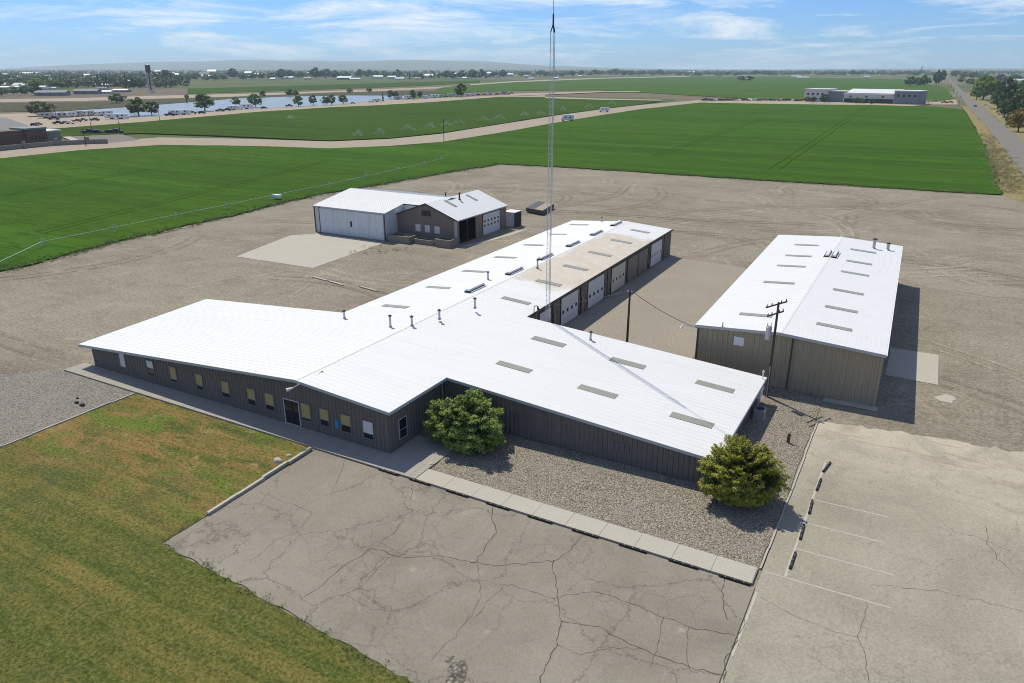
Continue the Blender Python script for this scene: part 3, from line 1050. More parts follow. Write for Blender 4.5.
# kerbs and edgings
def kerb(name, a, b, w, h, mat, label, cat):
    m = MB()
    k = max(1, int(math.hypot(b[0] - a[0], b[1] - a[1]) / 2.4))
    r = random.Random(len(label))
    pts = [(a[0] + (b[0] - a[0]) * i / k, a[1] + (b[1] - a[1]) * i / k) for i in range(k + 1)]
    for i in range(k):
        o = r.uniform(-0.08, 0.08)
        p, q = pts[i], pts[i + 1]
        d = Vector((q[0] - p[0], q[1] - p[1])).normalized() * 0.015
        m.beam((p[0] + d.x + o, p[1] + d.y, h / 2), (q[0] - d.x + o, q[1] - d.y, h / 2), w, h)
    o = m.build(name, mat)
    origin_to(o, (*a, 0))
    return tag(o, label, cat)


kerb('kerb', (-41.5, 39.9), (-41.05, 29.0), 0.24, 0.26, M['concrete_pale'], 'pale concrete kerb of slightly shifted blocks between lawn and cracked asphalt', 'kerb')
kerb('edging', (-64.65, 40.0), (-64.65, -12), 0.14, 0.12, M['concrete_pale'], 'thin pale edging between grey gravel lot and mown lawn', 'edging')
kerb('edging', (-5.2, 41.95), (-5.08, 66.0), 0.12, 0.13, M['concrete_pale'], 'thin pale edging along the stone bed by the two shrubs and parking stalls', 'edging')

# ------------------------------------------------------------------ helpers for metal buildings
def corr_wall(a, b, ztop, outward, mat, parent, name='wall', pitch=0.42, depth=0.065, zb=0.0, label=None):
    """ribbed steel wall from a to b (x, y); ztop(t) gives the height along it"""
    m = MB()
    a, b, n = Vector(a), Vector(b), Vector(outward)
    L = (b - a).length
    k = max(1, round(L / pitch))
    prof = []
    for i in range(k):
        for t, o in ((0.0, 0.0), (0.56, 0.0), (0.66, depth), (0.90, depth)):
            prof.append(((i + t) / k, o))
    prof.append((1.0, 0.0))
    base = len(m.v)
    for t, o in prof:
        p = a + (b - a) * t + n * o
        m.v += [(p.x, p.y, zb), (p.x, p.y, ztop(t))]
    for i in range(len(prof) - 1):
        q = base + 2 * i
        m.f.append((q, q + 2, q + 3, q + 1))
        m.mi.append(0)
    o = m.build(name, mat, parent)
    if label:
        o['label'] = label
    return o


def ribbed_roof(name, y0, y1, zf, spans, mat, parent, pitch=0.62, rib=0.02, holes=()):
    """sheet with ribs running along x; spans(y) -> (xa, xb); zf(x) the height"""
    m = MB()
    k = max(1, round((y1 - y0) / pitch))
    prof = []
    for i in range(k):
        for t, o in ((0.0, 0.0), (0.80, 0.0), (0.86, rib), (0.95, rib)):
            prof.append((y0 + (y1 - y0) * (i + t) / k, o))
    prof.append((y1, 0.0))
    for i in range(len(prof) - 1):
        (ya, oa), (yb, ob) = prof[i], prof[i + 1]
        xa0, xb0 = spans(ya + 1e-4)
        xa1, xb1 = spans(yb - 1e-4)
        m.quad((xa0, ya, zf(xa0) + oa), (xb0, ya, zf(xb0) + oa), (xb1, yb, zf(xb1) + ob), (xa1, yb, zf(xa1) + ob))
    return m.build(name, mat, parent)


def ribbed_roof_y(name, x0, x1, zf, spans, mat, parent, pitch=0.45, rib=0.035):
    """the same with ribs running along y; zf(y)"""
    m = MB()
    k = max(1, round((x1 - x0) / pitch))
    prof = []
    for i in range(k):
        for t, o in ((0.0, 0.0), (0.80, 0.0), (0.86, rib), (0.95, rib)):
            prof.append((x0 + (x1 - x0) * (i + t) / k, o))
    prof.append((x1, 0.0))
    for i in range(len(prof) - 1):
        (xa, oa), (xb, ob) = prof[i], prof[i + 1]
        a0, b0 = spans((xa + xb) / 2)
        m.quad((xa, a0, zf(a0) + oa), (xb, a0, zf(a0) + ob), (xb, b0, zf(b0) + ob), (xa, b0, zf(b0) + oa))
    return m.build(name, mat, parent)


def window(parent, axis, at0, u0, u1, z0, z1, out, blind, frame='trim', part='window', split=0.45):
    """a framed window on a wall: axis 'y' = wall faces -y at y=at0; axis 'x' = wall faces +x at x=at0"""
    def bx(m, a, b, d0, d1, za, zb, mi=0):
        if axis == 'y':
            m.box(a, b, at0 - d1, at0 - d0, za, zb, mi)
        else:
            m.box(at0 + d0, at0 + d1, a, b, za, zb, mi)
    m = MB()
    w = 0.05
    bx(m, u0, u1, 0.0, 0.12, z0, z0 + w)
    bx(m, u0, u1, 0.0, 0.12, z1 - w, z1)
    bx(m, u0, u0 + w, 0.0, 0.12, z0 + w, z1 - w)
    bx(m, u1 - w, u1, 0.0, 0.12, z0 + w, z1 - w)
    zm = z0 + (z1 - z0) * split
    bx(m, u0 + w, u1 - w, 0.0, 0.10, zm - 0.02, zm + 0.02)
    o = m.build(part, M[frame], parent)
    m = MB()
    bx(m, u0 + w, u1 - w, 0.0, 0.076, z0 + w, z1 - w)
    m.build('pane', M['glass'], o)
    if blind:
        m = MB()
        bx(m, u0 + w, u1 - w, 0.0765, 0.081, zm + 0.02, z1 - w)
        m.build('blind', M[blind], o)
    return o


def garage_door(parent, axis, at0, u0, u1, z1, mat, panes=4, rows=1, zr=0.5, part='garage_door', pane_w=0.5):
    def bx(m, a, b, d0, d1, za, zb):
        if axis == 'x':
            m.box(at0 + d0, at0 + d1, a, b, za, zb)
        else:
            m.box(a, b, at0 - d1, at0 - d0, za, zb)
    m = MB()
    k = 5
    for i in range(k):
        bx(m, u0, u1, 0.0, 0.07, z1 * i / k + 0.012 + (0.02 if i == 0 else 0), z1 * (i + 1) / k - 0.012)
    bx(m, u0 + 0.01, u1 - 0.01, 0.0, 0.05, 0.03, z1 - 0.02)
    o = m.build(part, mat, parent)
    for rr_ in range(rows):
        for i in range(panes):
            c = u0 + (u1 - u0) * (i + 0.5) / panes
            z = z1 * zr + rr_ * 0.85
            m = MB()
            bx(m, c - pane_w / 2, c + pane_w / 2, 0.05, 0.078, z, z + 0.42)
            m.build('pane', M['glass'], o)
    m = MB()
    bx(m, u0 - 0.16, u0 - 0.005, 0.0, 0.11, 0.0, z1)
    bx(m, u1 + 0.005, u1 + 0.16, 0.0, 0.11, 0.0, z1)
    bx(m, u0 - 0.16, u1 + 0.16, 0.0, 0.11, z1, z1 + 0.14)
    m.build('door_frame', M['trim_dark'], o)
    return o


def ridge_vent(parent, c, L, along='y', w=0.62, h=0.42):
    x, y, z = c
    m = MB()
    for (w0, w1, z0, z1) in ((w * 0.56, w * 0.56, 0, h * 0.56), ):
        if along == 'y':
            m.box(x - w0, x + w0, y - L / 2, y + L / 2, z + z0 - 0.05, z + z1)
        else:
            m.box(x - L / 2, x + L / 2, y - w0, y + w0, z + z0 - 0.05, z + z1)
    o = m.build('ridge_vent', M['dark'], parent)
    m = MB()
    q = [(-w / 2, h * 0.55), (w / 2, h * 0.55), (w * 0.36, h), (-w * 0.36, h)]
    e = L / 2 + 0.08
    A = [((x + a, y - e, z + b) if along == 'y' else (x - e, y + a, z + b)) for a, b in q]
    B = [((x + a, y + e, z + b) if along == 'y' else (x + e, y + a, z + b)) for a, b in q]
    m.quad(*A)
    m.quad(*B[::-1])
    for i in range(4):
        j = (i + 1) % 4
        m.quad(A[j], A[i], B[i], B[j])
    for s in (-1, 1):
        if along == 'y':
            m.box(x + s * w * 0.80 - 0.03, x + s * w * 0.80 + 0.03, y - e, y + e, z - 0.03, z + h * 0.42)
    m.build('vent_hood', M['roof_plain'], o)
    return o


def vent_pipe(parent, c, h=0.9, r=0.11, cap=True, mat='galv'):
    x, y, z = c
    m = MB()
    m.tube((x, y, z - 0.1), (x, y, z + h), r, r, 10)
    m.tube((x, y, z - 0.02), (x, y, z + 0.14), r * 1.9, r * 1.15, 10)
    o = m.build('vent_pipe', M[mat], parent)
    if cap:
        m = MB()
        m.tube((x, y, z + h + 0.05), (x, y, z + h + 0.10), r * 1.9, r * 1.8, 10)
        m.tube((x, y, z + h + 0.10), (x, y, z + h + 0.22), r * 1.8, r * 0.2, 10)
        for i in range(3):
            a = i * 2.1
            m.tube((x + r * math.cos(a), y + r * math.sin(a), z + h - 0.05), (x + 1.3 * r * math.cos(a), y + 1.3 * r * math.sin(a), z + h + 0.07), 0.015, 0.015, 5)
        m.build('rain_cap', M['dark'], o)
    return o


# ------------------------------------------------------------------ the large T-shaped building
XR, ZR, SR, SL = -44.7, 4.90, 0.0725, 0.0775
zr = lambda x: ZR - SR * (x - XR)
zl = lambda x: ZR - SL * (XR - x)
RRp = lambda px, py, o=0.0: on_plane(px, py, SR, 0, 1, ZR + SR * XR + o)
RLp = lambda px, py, o=0.0: on_plane(px, py, -SL, 0, 1, ZR - SL * XR + o)
bld = thing('office_workshop', 'sprawling grey steel building with wide white roof and row of garage doors', 'building', (XR, 60, 0))

X_SIDE, X_SE, X_LONG, X_LL = -35.2, -10.75, -36.8, -74.7
Y_FRONT, Y_SE0, Y_SE1, Y_FAR, Y_LB = 42.45, 50.45, 68.1, 121.7, 59.8
zsub = 0.10
front_top = lambda t: (lambda x: (zl(x) if x < XR else zr(x)) - zsub)(X_LL + (X_SIDE - X_LL) * t)
# walls
def split_wall(xa, xb):
    corr_wall((xa, Y_FRONT), (xb, Y_FRONT), lambda t: (lambda x: (zl(x) if x < XR else zr(x)) - zsub)(xa + (xb - xa) * t), (0, -1), M['siding'], bld, 'front_wall')
split_wall(X_LL, -46.95)
split_wall(-44.85, X_SIDE)
corr_wall((-46.95, Y_FRONT), (-44.85, Y_FRONT), lambda t: zr(XR) - zsub - 0.1, (0, -1), M['siding'], bld, 'front_wall', zb=2.55)
corr_wall((X_SIDE, Y_FRONT), (X_SIDE, Y_SE0), lambda t: zr(X_SIDE) - zsub, (1, 0), M['siding'], bld, 'side_wall')
corr_wall((X_SIDE, Y_SE0), (X_SE, Y_SE0), lambda t: zr(X_SIDE + (X_SE - X_SIDE) * t) - zsub, (0, -1), M['siding'], bld, 'wing_wall')
corr_wall((X_SE, Y_SE0), (X_SE, Y_SE1), lambda t: zr(X_SE) - zsub, (1, 0), M['siding'], bld, 'end_wall')
corr_wall((X_SE, Y_SE1), (X_LONG, Y_SE1), lambda t: zr(X_SE + (X_LONG - X_SE) * t) - zsub, (0, 1), M['siding'], bld, 'wing_wall')
corr_wall((X_LONG, Y_SE1), (X_LONG, Y_FAR), lambda t: zr(X_LONG) - zsub, (1, 0), M['siding_brown'], bld, 'bay_wall')
corr_wall((X_LONG, Y_FAR), (-55.1, Y_FAR), lambda t: (lambda x: (zl(x) if x < XR else zr(x)) - zsub)(X_LONG + (-55.1 - X_LONG) * t), (0, 1), M['siding'], bld, 'end_wall')
corr_wall((-55.1, Y_FAR), (-55.1, Y_LB), lambda t: zl(-55.1) - zsub, (-1, 0), M['siding'], bld, 'side_wall')
corr_wall((-55.1, Y_LB), (X_LL, Y_LB), lambda t: zl(-55.1 + (X_LL + 55.1) * t) - zsub, (0, 1), M['siding'], bld, 'wing_wall')
corr_wall((X_LL, Y_LB), (X_LL, Y_FRONT), lambda t: zl(X_LL) - zsub, (-1, 0), M['siding_white'], bld, 'end_wall')
# roof
def sp_r(y):
    return (XR, -34.6 if y < 50.2 else (-10.35 if y < 68.4 else -36.2 - (y - 68.4) * 0.0095))
def sp_l(y):
    return ((-76.1 - 2.1 * (y - 42.0) / 18.0) if y < 60.2 else -55.35, XR)
ribbed_roof('roof', 41.98, 50.2, zr, sp_r, M['roof'], bld)  # front overhang lengthened to throw more shade on the walk
ribbed_roof('roof', 50.2, 68.4, zr, sp_r, M['roof'], bld)
ribbed_roof('roof', 68.4, 121.9, zr, sp_r, M['roof'], bld)
ribbed_roof('roof', 41.98, 60.2, zl, sp_l, M['roof'], bld)
ribbed_roof('roof', 60.2, 121.9, zl, sp_l, M['roof'], bld)
mb = MB()
for x1_, zf_ in ((XR - 0.25, zl), (XR + 0.25, zr)):
    mb.quad((XR, 41.94, ZR + 0.026), (x1_, 41.94, zf_(x1_) + 0.026), (x1_, 121.94, zf_(x1_) + 0.026), (XR, 121.94, ZR + 0.026))
mb.build('ridge_cap', M['roof_plain'], bld)


def fascia(a, b, h=0.26, mat='trim', w=0.06, dz=-0.115):
    m = MB()
    m.beam((a[0], a[1], a[2] + dz), (b[0], b[1], b[2] + dz), w, h)
    return m.build('fascia', M[mat], bld)
fascia((-76.15, 41.95, zl(-76.15)), (XR, 41.95, ZR))
fascia((XR, 41.95, ZR), (-34.58, 41.95, zr(-34.58)))
fascia((-34.57, 41.98, zr(-34.6)), (-34.57, 50.13, zr(-34.6)))
fascia((-34.5, 50.17, zr(-34.5)), (-10.33, 50.17, zr(-10.33)))
fascia((-10.32, 50.2, zr(-10.32)), (-10.32, 68.4, zr(-10.32)), 0.26)
fascia((-10.35, 68.43, zr(-10.35)), (-36.3, 68.43, zr(-36.3)), 0.2)
fascia((-36.17, 68.47, zr(-36.2)), (-36.68, 121.9, zr(-36.7)), 0.26, 'trim_dark')
fascia((-36.35, 121.93, zr(-36.35)), (XR, 121.93, ZR), 0.2)
fascia((XR, 121.93, ZR), (-55.35, 121.93, zl(-55.35)), 0.2)
fascia((-55.38, 60.3, zl(-55.38)), (-55.38, 121.9, zl(-55.38)), 0.2)
fascia((-55.4, 60.23, zl(-55.4)), (-78.2, 60.23, zl(-78.2)), 0.2)
fascia((-76.13, 41.98, zl(-76.13)), (-78.23, 60.2, zl(-78.23)), 0.2)
# foundation shadow gap and downpipes
for (x, y0, z1) in ((-10.66, 50.36, zr(-10.7)), (-35.1, 50.28, zr(-35.1))):
    m = MB()
    m.box(x - 0.05, x + 0.05, y0 - 0.1, y0, 0.05, z1 - 0.25)
    m.build('downpipe', M['trim'], bld)
# skylights: two ends of each panel's middle line in the picture give its place on the slope
def skylight(p, q, fn, zf, w=0.95):
    a, b = fn(*p), fn(*q)
    y = (a[1] + b[1]) / 2
    xa, xb = sorted((a[0], b[0]))
    m = MB()
    z0, z1 = zf(xa) + 0.045, zf(xb) + 0.045
    m.quad((xa, y - w / 2, z0), (xb, y - w / 2, z1), (xb, y + w / 2, z1), (xa, y + w / 2, z0))
    for s in (-1, 1):
        m.quad((xa, y + s * w / 2, z0 - 0.05), (xb, y + s * w / 2, z1 - 0.05), (xb, y + s * w / 2, z1), (xa, y + s * w / 2, z0))
    m.quad((xa, y - w / 2, z0 - 0.05), (xa, y + w / 2, z0 - 0.05), (xa, y + w / 2, z0), (xa, y - w / 2, z0))
    m.quad((xb, y - w / 2, z1 - 0.05), (xb, y + w / 2, z1 - 0.05), (xb, y + w / 2, z1), (xb, y - w / 2, z1))
    return m.build('skylight', M['skylight'], bld)
for p, q in (((497.5, 362.5), (531, 371.5)), ((533, 337.5), (564.5, 346)), ((579, 386.5), (616.5, 397)), ((611, 358.5), (644.5, 368)), ((671.5, 413.5), (712.5, 427)), ((696.5, 381.5), (733.5, 392)),
             ((502.5, 297.5), (530, 304)), ((536, 280.5), (561.5, 285.5)), ((564, 265), (587, 270.5)), ((589.5, 251.5), (611, 256.5)), ((611.5, 239.5), (631.5, 243.5)), ((630.5, 229.8), (649.5, 232.8))):
    skylight(p, q, RRp, zr, 1.0 if p[0] > 530 else 0.9)
for p, q in (((383, 305.5), (408, 307.5)), ((426.5, 287), (450, 288.3)), ((463, 270.8), (485.5, 272)), ((495, 256.8), (516, 258)), ((524, 244.6), (543, 245.6)), ((549.5, 234.2), (566, 234.6)), ((570, 224.6), (588, 225))):
    skylight(p, q, RLp, zl, 0.85)
for c in ((477, 289.5), (512.5, 272), (541, 257.5), (567.5, 244.5), (592, 233.6), (611, 224.4)):
    p = RLp(*c)
    ridge_vent(bld, (-45.6 if c[0] > 480 else -45.9, p[1], zl(-45.6)), 3.3)
for px_, py_, h, fn in ((390.5, 327, 1.15, RLp), (412, 325.5, 0.9, RLp), (439.5, 319, 0.9, RLp), (475, 307.8, 1.0, RLp), (488, 279.5, 0.9, RLp), (537.5, 267.5, 0.95, RLp), (344.5, 318.5, 0.8, RLp), (590.5, 340, 0.8, RRp), (601.5, 221.5, 0.7, RLp)):
    vent_pipe(bld, fn(px_, py_), h)
m = MB()
c = RRp(534, 315.5)
m.tube((c[0], c[1], c[2] - 0.1), (c[0], c[1], c[2] + 1.1), 0.05, 0.05, 8)
m.tube((c[0], c[1], c[2] + 1.1), (c[0] + 0.35, c[1] + 0.1, c[2] + 1.15), 0.05, 0.05, 8)
m.tube((c[0] + 0.35, c[1] + 0.1, c[2] + 1.15), (c[0] + 0.5, c[1] + 0.1, c[2] + 0.7), 0.05, 0.16, 8)
m.build('service_mast', M['dark'], bld)
# windows and door of the front
WX = [(-69.5, 0.95, 'blind_white', 0), (-65.05, 1.1, 'blind_white', 0.5), (-61.6, 1.0, 'blind', 0.2), (-57.85, 1.03, 'blind', 0.3), (-54.25, 1.1, 'blind', 0.3), (-50.85, 1.07, 'blind', 0.35), (-48.55, 1.15, 'blind', 0.3), (-44.2, 1.12, 'blind', 0.15), (-42.05, 1.05, 'blind', 0.35), (-39.65, 1.12, 'blind', 0.4), (-37.25, 1.15, 'blind_white', 0.3)]
for x, w, bl, s in WX:
    window(bld, 'y', Y_FRONT, x - w / 2, x + w / 2, 0.95, 2.62, -1, bl, 'trim_mid', 'window', max(0.06, s))
m = MB()
for a, b, z0, z1 in ((-46.85, -46.75, 0.14, 2.5), (-45.05, -44.95, 0.14, 2.5), (-46.85, -44.95, 2.5, 2.6)):
    m.box(a, b, Y_FRONT - 0.09, Y_FRONT + 0.1, z0, z1)
m.box(-46.75, -45.05, Y_FRONT - 0.06, Y_FRONT + 0.1, 0.14, 0.19)
dr = m.build('entrance_door', M['trim'], bld)
m = MB()
m.box(-46.75, -45.05, Y_FRONT - 0.02, Y_FRONT + 0.02, 0.19, 2.5)
m.build('pane', M['glass'], dr)
m = MB()
m.box(-45.93, -45.87, Y_FRONT - 0.07, Y_FRONT - 0.02, 0.19, 2.5)
m.box(-46.75, -45.05, Y_FRONT - 0.065, Y_FRONT - 0.02, 2.05, 2.11)
m.build('mullion', M['trim_dark'], dr)
window(bld, 'x', X_SIDE, 43.75, 44.85, 0.75, 2.6, 1, None, 'trim')
# ghost of lettering on the wing wall
for u0, u1, zz in ((-28.2, -26.6, 1.9), (-26.2, -25.7, 1.95), (-25.0, -23.9, 1.7), (-23.5, -22.6, 1.75), (-21.9, -20.8, 1.6), (-20.4, -19.6, 1.55), (-18.8, -17.2, 1.5), (-15.2, -13.2, 1.2)):
    m = MB()
    k = int((u1 - u0) / 0.42) + 1
    for i in range(k):
        m.box(u0 + i * 0.42, u0 + i * 0.42 + 0.22, Y_SE0 - 0.052, Y_SE0 - 0.004, zz - 0.35 + rng.uniform(-.06, .06), zz + 0.35 + rng.uniform(-.06, .06))
    m.build('faded_lettering', M['ghost'], bld)
# bays of the long wing
garage_door(bld, 'x', X_LONG, 72.6, 75.6, 3.35, M['door_white'], 4, 1, 0.42, pane_w=0.42)
garage_door(bld, 'x', X_LONG, 78.4, 83.5, 3.6, M['door_white'], 4, 1, 0.42)
garage_door(bld, 'x', X_LONG, 86.6, 92.1, 3.65, M['door_white'], 4, 1, 0.38)
garage_door(bld, 'x', X_LONG, 94.8, 100.2, 3.6, M['door_cream'], 4, 1, 0.42, pane_w=0.38)
garage_door(bld, 'x', X_LONG, 111.5, 116.9, 3.7, M['door_white'], 4, 1, 0.42, pane_w=0.42)
m = MB()
m.box(X_LONG + 0.0, X_LONG + 0.07, 101.3, 110.0, 0.05, 3.6)
o = m.build('sliding_door', M['siding_brown'], bld)
m = MB()
for y in (101.15, 110.15, 105.6):
    m.box(X_LONG, X_LONG + 0.12, y - 0.09, y + 0.09, 0.02, 3.75)
m.box(X_LONG, X_LONG + 0.12, 101.24, 110.06, 3.6, 3.75)
m.build('door_frame', M['trim_dark'], o)
for y0 in (76.4, 84.6):
    m = MB()
    m.box(X_LONG + 0.0, X_LONG + 0.08, y0, y0 + 1.0, 0.04, 2.15)
    o = m.build('side_door', M['siding_brown'], bld)
    m = MB()
    m.box(X_LONG, X_LONG + 0.1, y0 - 0.09, y0 - 0.004, 0.02, 2.25)
    m.box(X_LONG, X_LONG + 0.1, y0 + 1.004, y0 + 1.09, 0.02, 2.25)
    m.build('door_frame', M['trim_dark'], o)
for y in (76.0, 84.2, 93.3, 101.0, 110.8, 118.0):
    m = MB()
    m.box(X_LONG + 0.02, X_LONG + 0.14, y - 0.06, y + 0.06, 0.0, 4.0)
    m.build('downpipe', M['trim_dark'], bld)

# things fixed to or standing on it
m = MB()
m.prism([(-40.65 + 0.27 * math.cos(i * math.pi / 8), 0) for i in range(1)] or [], 0, 0) if False else None
m = MB()
cx, cz = -40.68, 1.5
ring = [(cx + 0.26 * math.cos(2 * math.pi * i / 20), cz + 0.42 * math.sin(2 * math.pi * i / 20)) for i in range(20)]
n0 = len(m.v)
m.v += [(a, Y_FRONT - 0.075, b) for a, b in ring] + [(a, Y_FRONT - 0.05, b) for a, b in ring]
m.f += [tuple(range(n0, n0 + 20))] + [(n0 + i, n0 + 20 + i, n0 + 20 + (i + 1) % 20, n0 + (i + 1) % 20) for i in range(20)]
m.mi += [0] * 21
sg = thing('wall_sign', 'small bright blue oval sign on the shaded front wall between two windows', 'sign', (cx, Y_FRONT, 1.0))
m.build('sign_face', M['blue'], sg)
a = RRp(322, 372)
lm = thing('arm_lamp', 'thin grey lamp arm leaning over the front roof edge with white lamp head', 'lamp', (a[0], a[1], a[2]))
e = on_plane(292.5, 388, 0, 1, 0, 41.0)
m = MB()
m.tube((a[0], a[1], a[2]), e, 0.045, 0.04, 8)
m.tube((a[0], a[1], a[2] - 0.02), (a[0], a[1], a[2] + 0.12), 0.13, 0.08, 8)
m.build('arm', M['galv'], lm)
m = MB()
m.tube(e, (e[0] - 0.25, e[1] - 0.45, e[2] - 0.08), 0.07, 0.17, 10)
m.build('lamp_head', M['paint_white'], lm)

# ------------------------------------------------------------------ lattice mast standing at the eave
tb = (-34.0, 69.25, 0.0)
mast = thing('lattice_mast', 'tall thin three-legged steel lattice radio mast standing in the yard corner', 'mast', tb)
TH, fw_ = 33.2, 0.25
legs = [(tb[0] + fw_ * math.cos(R(a_)), tb[1] + fw_ * math.sin(R(a_))) for a_ in (100, 220, 340)]
for lx, ly in legs:
    MB().tube((lx, ly, tb[2] - 0.1), (lx, ly, tb[2] + TH), 0.03, 0.03, 8).build('leg', M['tower'], mast)
m = MB()
k = 58
for s in range(k):
    z0, z1 = tb[2] + TH * s / k, tb[2] + TH * (s + 1) / k
    for i in range(3):
        p, q = legs[i], legs[(i + 1) % 3]
        m.tube((*p, z0), (*q, z1), 0.008, 0.008, 4)
        m.tube((*p, z0), (*q, z0), 0.008, 0.008, 4)
m.build('bracing', M['tower'], mast)
m = MB()
for lx, ly in legs:
    m.tube((lx, ly, tb[2] + TH), (tb[0], tb[1], tb[2] + TH + 0.75), 0.05, 0.06, 8)
m.build('top_cone', M['dark'], mast)
zt = tb[2] + TH + 0.7
MB().tube((tb[0], tb[1], zt), (tb[0], tb[1], zt + 0.95), 0.085, 0.085, 8).build('antenna_base', M['dark'], mast)
MB().tube((tb[0], tb[1], zt + 0.95), (tb[0], tb[1], zt + 9.5), 0.035, 0.03, 8).build('whip_antenna', M['tower'], mast)
MB().box(tb[0] - 0.5, tb[0] + 0.35, tb[1] - 0.5, tb[1] + 0.5, 0.0, 0.12).build('base_plate', M['tower'], mast)

# ------------------------------------------------------------------ the shed across the yard
SX0, SX1, SY0, SY1, SXR, SZR, SZE = -18.2, -0.95, 72.15, 121.2, -10.2, 5.9, 5.35
shed = thing('storage_shed', 'long olive tan steel shed with white gable roof and two rows of skylights', 'shed', (SXR, 96, 0))
sl_ = (SZR - SZE) / (SXR - SX0)
sr_ = (SZR - SZE) / (SX1 - SXR)
zsl = lambda x: SZR - sl_ * (SXR - x)
zsr = lambda x: SZR - sr_ * (x - SXR)
zs = lambda x: zsl(x) if x < SXR else zsr(x)
corr_wall((SX0, SY0), (-8.9, SY0), lambda t: zs(SX0 + (-8.9 - SX0) * t) - 0.1, (0, -1), M['siding_tan'], shed, 'front_wall', 0.52, 0.085)
corr_wall((-8.9, SY0), (SX1, SY0), lambda t: zs(-8.9 + (SX1 + 8.9) * t) - 0.1, (0, -1), M['siding_tan'], shed, 'front_wall', 0.52, 0.085)
corr_wall((SX1, SY0), (SX1 - 1.1, SY1), lambda t: zs(SX1) - 0.1, (1, 0), M['siding_tan'], shed, 'side_wall', 0.52, 0.085)
corr_wall((SX1 - 1.1, SY1), (SX0, SY1), lambda t: zs(SX1 - 1.1 + (SX0 - SX1 + 1.1) * t) - 0.1, (0, 1), M['siding_tan'], shed, 'end_wall', 0.52, 0.085)
corr_wall((SX0, SY1), (SX0, SY0), lambda t: zs(SX0) - 0.1, (-1, 0), M['siding_tan'], shed, 'side_wall', 0.52, 0.085)
ribbed_roof('roof', 71.8, 121.5, zsl, lambda y: (-18.45 - 0.9 * (y - 71.8) / 50, SXR), M['roof_plain'], shed)
ribbed_roof('roof', 71.8, 121.5, zsr, lambda y: (SXR, -0.75 - 1.1 * (y - 71.8) / 50), M['roof_plain'], shed)
m = MB()
for x1_ in (SXR - 0.22, SXR + 0.22):
    m.quad((SXR, 71.76, SZR + 0.026), (x1_, 71.76, zs(x1_) + 0.026), (x1_, 121.54, zs(x1_) + 0.026), (SXR, 121.54, SZR + 0.026))
m.build('ridge_cap', M['roof_plain'], shed)
for a, b in (((-18.5, 71.77, zs(-18.5)), (SXR, 71.77, SZR)), ((SXR, 71.77, SZR), (-0.72, 71.77, zs(-0.72)))):
    m = MB()
    m.beam((a[0], a[1], a[2] - 0.12), (b[0], b[1], b[2] - 0.12), 0.06, 0.28)
    m.build('fascia', M['trim'], shed)
m = MB()
m.beam((-0.70, 71.8, zs(-0.75) - 0.1), (-1.8, 121.5, zs(-1.85) - 0.1), 0.14, 0.16)
m.build('gutter', M['paint_white'], shed)
m = MB()
m.beam((-18.48, 71.8, zs(-18.45) - 0.1), (-19.36, 121.5, zs(-19.35) - 0.1), 0.1, 0.16)
m.build('gutter', M['trim'], shed)
def shed_sky(p, q):
    z_of = lambda x: zs(x)
    s = sl_ if p[0] < SXR else -sr_
    a, b = p, q
    m = MB()
    w = 0.85
    y = (a[1] + b[1]) / 2
    xa, xb = sorted((a[0], b[0]))
    m.quad((xa, y - w / 2, zs(xa) + 0.05), (xb, y - w / 2, zs(xb) + 0.05), (xb, y + w / 2, zs(xb) + 0.05), (xa, y + w / 2, zs(xa) + 0.05))
    for s2 in (-1, 1):
        m.quad((xa, y + s2 * w / 2, zs(xa)), (xb, y + s2 * w / 2, zs(xb)), (xb, y + s2 * w / 2, zs(xb) + 0.05), (xa, y + s2 * w / 2, zs(xa) + 0.05))
    m.build('skylight', M['skylight'], shed)
pl = lambda px_, py_: on_plane(px_, py_, -sl_, 0, 1, SZR - sl_ * SXR)
pr = lambda px_, py_: on_plane(px_, py_, sr_, 0, 1, SZR + sr_ * SXR)
for p, q in (((795, 244.3), (818, 246)), ((786, 255), (811, 257)), ((777.5, 265), (805, 267.5)), ((764, 281.5), (794, 284)), ((740, 313.5), (772, 316.8))):
    shed_sky(pl(*p), pl(*q))
for p, q in (((850.5, 249.3), (876, 253)), ((846.5, 260.5), (872, 264.8)), ((841, 271.5), (869, 276)), ((833, 289.3), (863.5, 294.5)), ((825, 306.3), (857.5, 312.2)), ((816.5, 323.5), (852, 330.3))):
    shed_sky(pr(*p), pr(*q))
c = pl(830, 258)
for dx in (-0.45, 0.45):
    ridge_vent(shed, (SXR + dx + 0.2, 108.5, SZR - 0.05), 3.4, 'y', 0.5, 0.4)
vent_pipe(shed, pr(873.5, 248.5), 1.3, 0.2)
vent_pipe(shed, pr(887.5, 250), 0.9, 0.2)
vent_pipe(shed, pl(722.5, 327), 0.5, 0.06, False)
p0 = on_plane(739, 341, 0, 1, 0, SY0)
m = MB()
m.box(p0[0] - 0.5, p0[0] + 0.5, SY0 - 0.1, SY0 - 0.001, p0[2] - 0.45, p0[2] + 0.45)
m.build('vent_panel', M['paint_white'], shed)
m = MB()
m.box(-9.0, -8.86, SY0 - 0.13, SY0 + 0.01, 0.0, zs(-8.9) - 0.25)
m.build('downpipe', M['trim_dark'], shed)
m = MB()
m.box(SX1 - 0.08, SX1 + 0.075, SY0 - 0.075, SY0 + 0.1, 0.0, zs(SX1) - 0.2)
m.build('corner_trim', M['siding_tan'], shed)
m = MB()
m.box(SX0 - 0.075, SX0 + 0.1, SY0 - 0.075, SY0 + 0.1, 0.0, zs(SX0) - 0.2)
m.build('corner_trim', M['trim_dark'], shed)

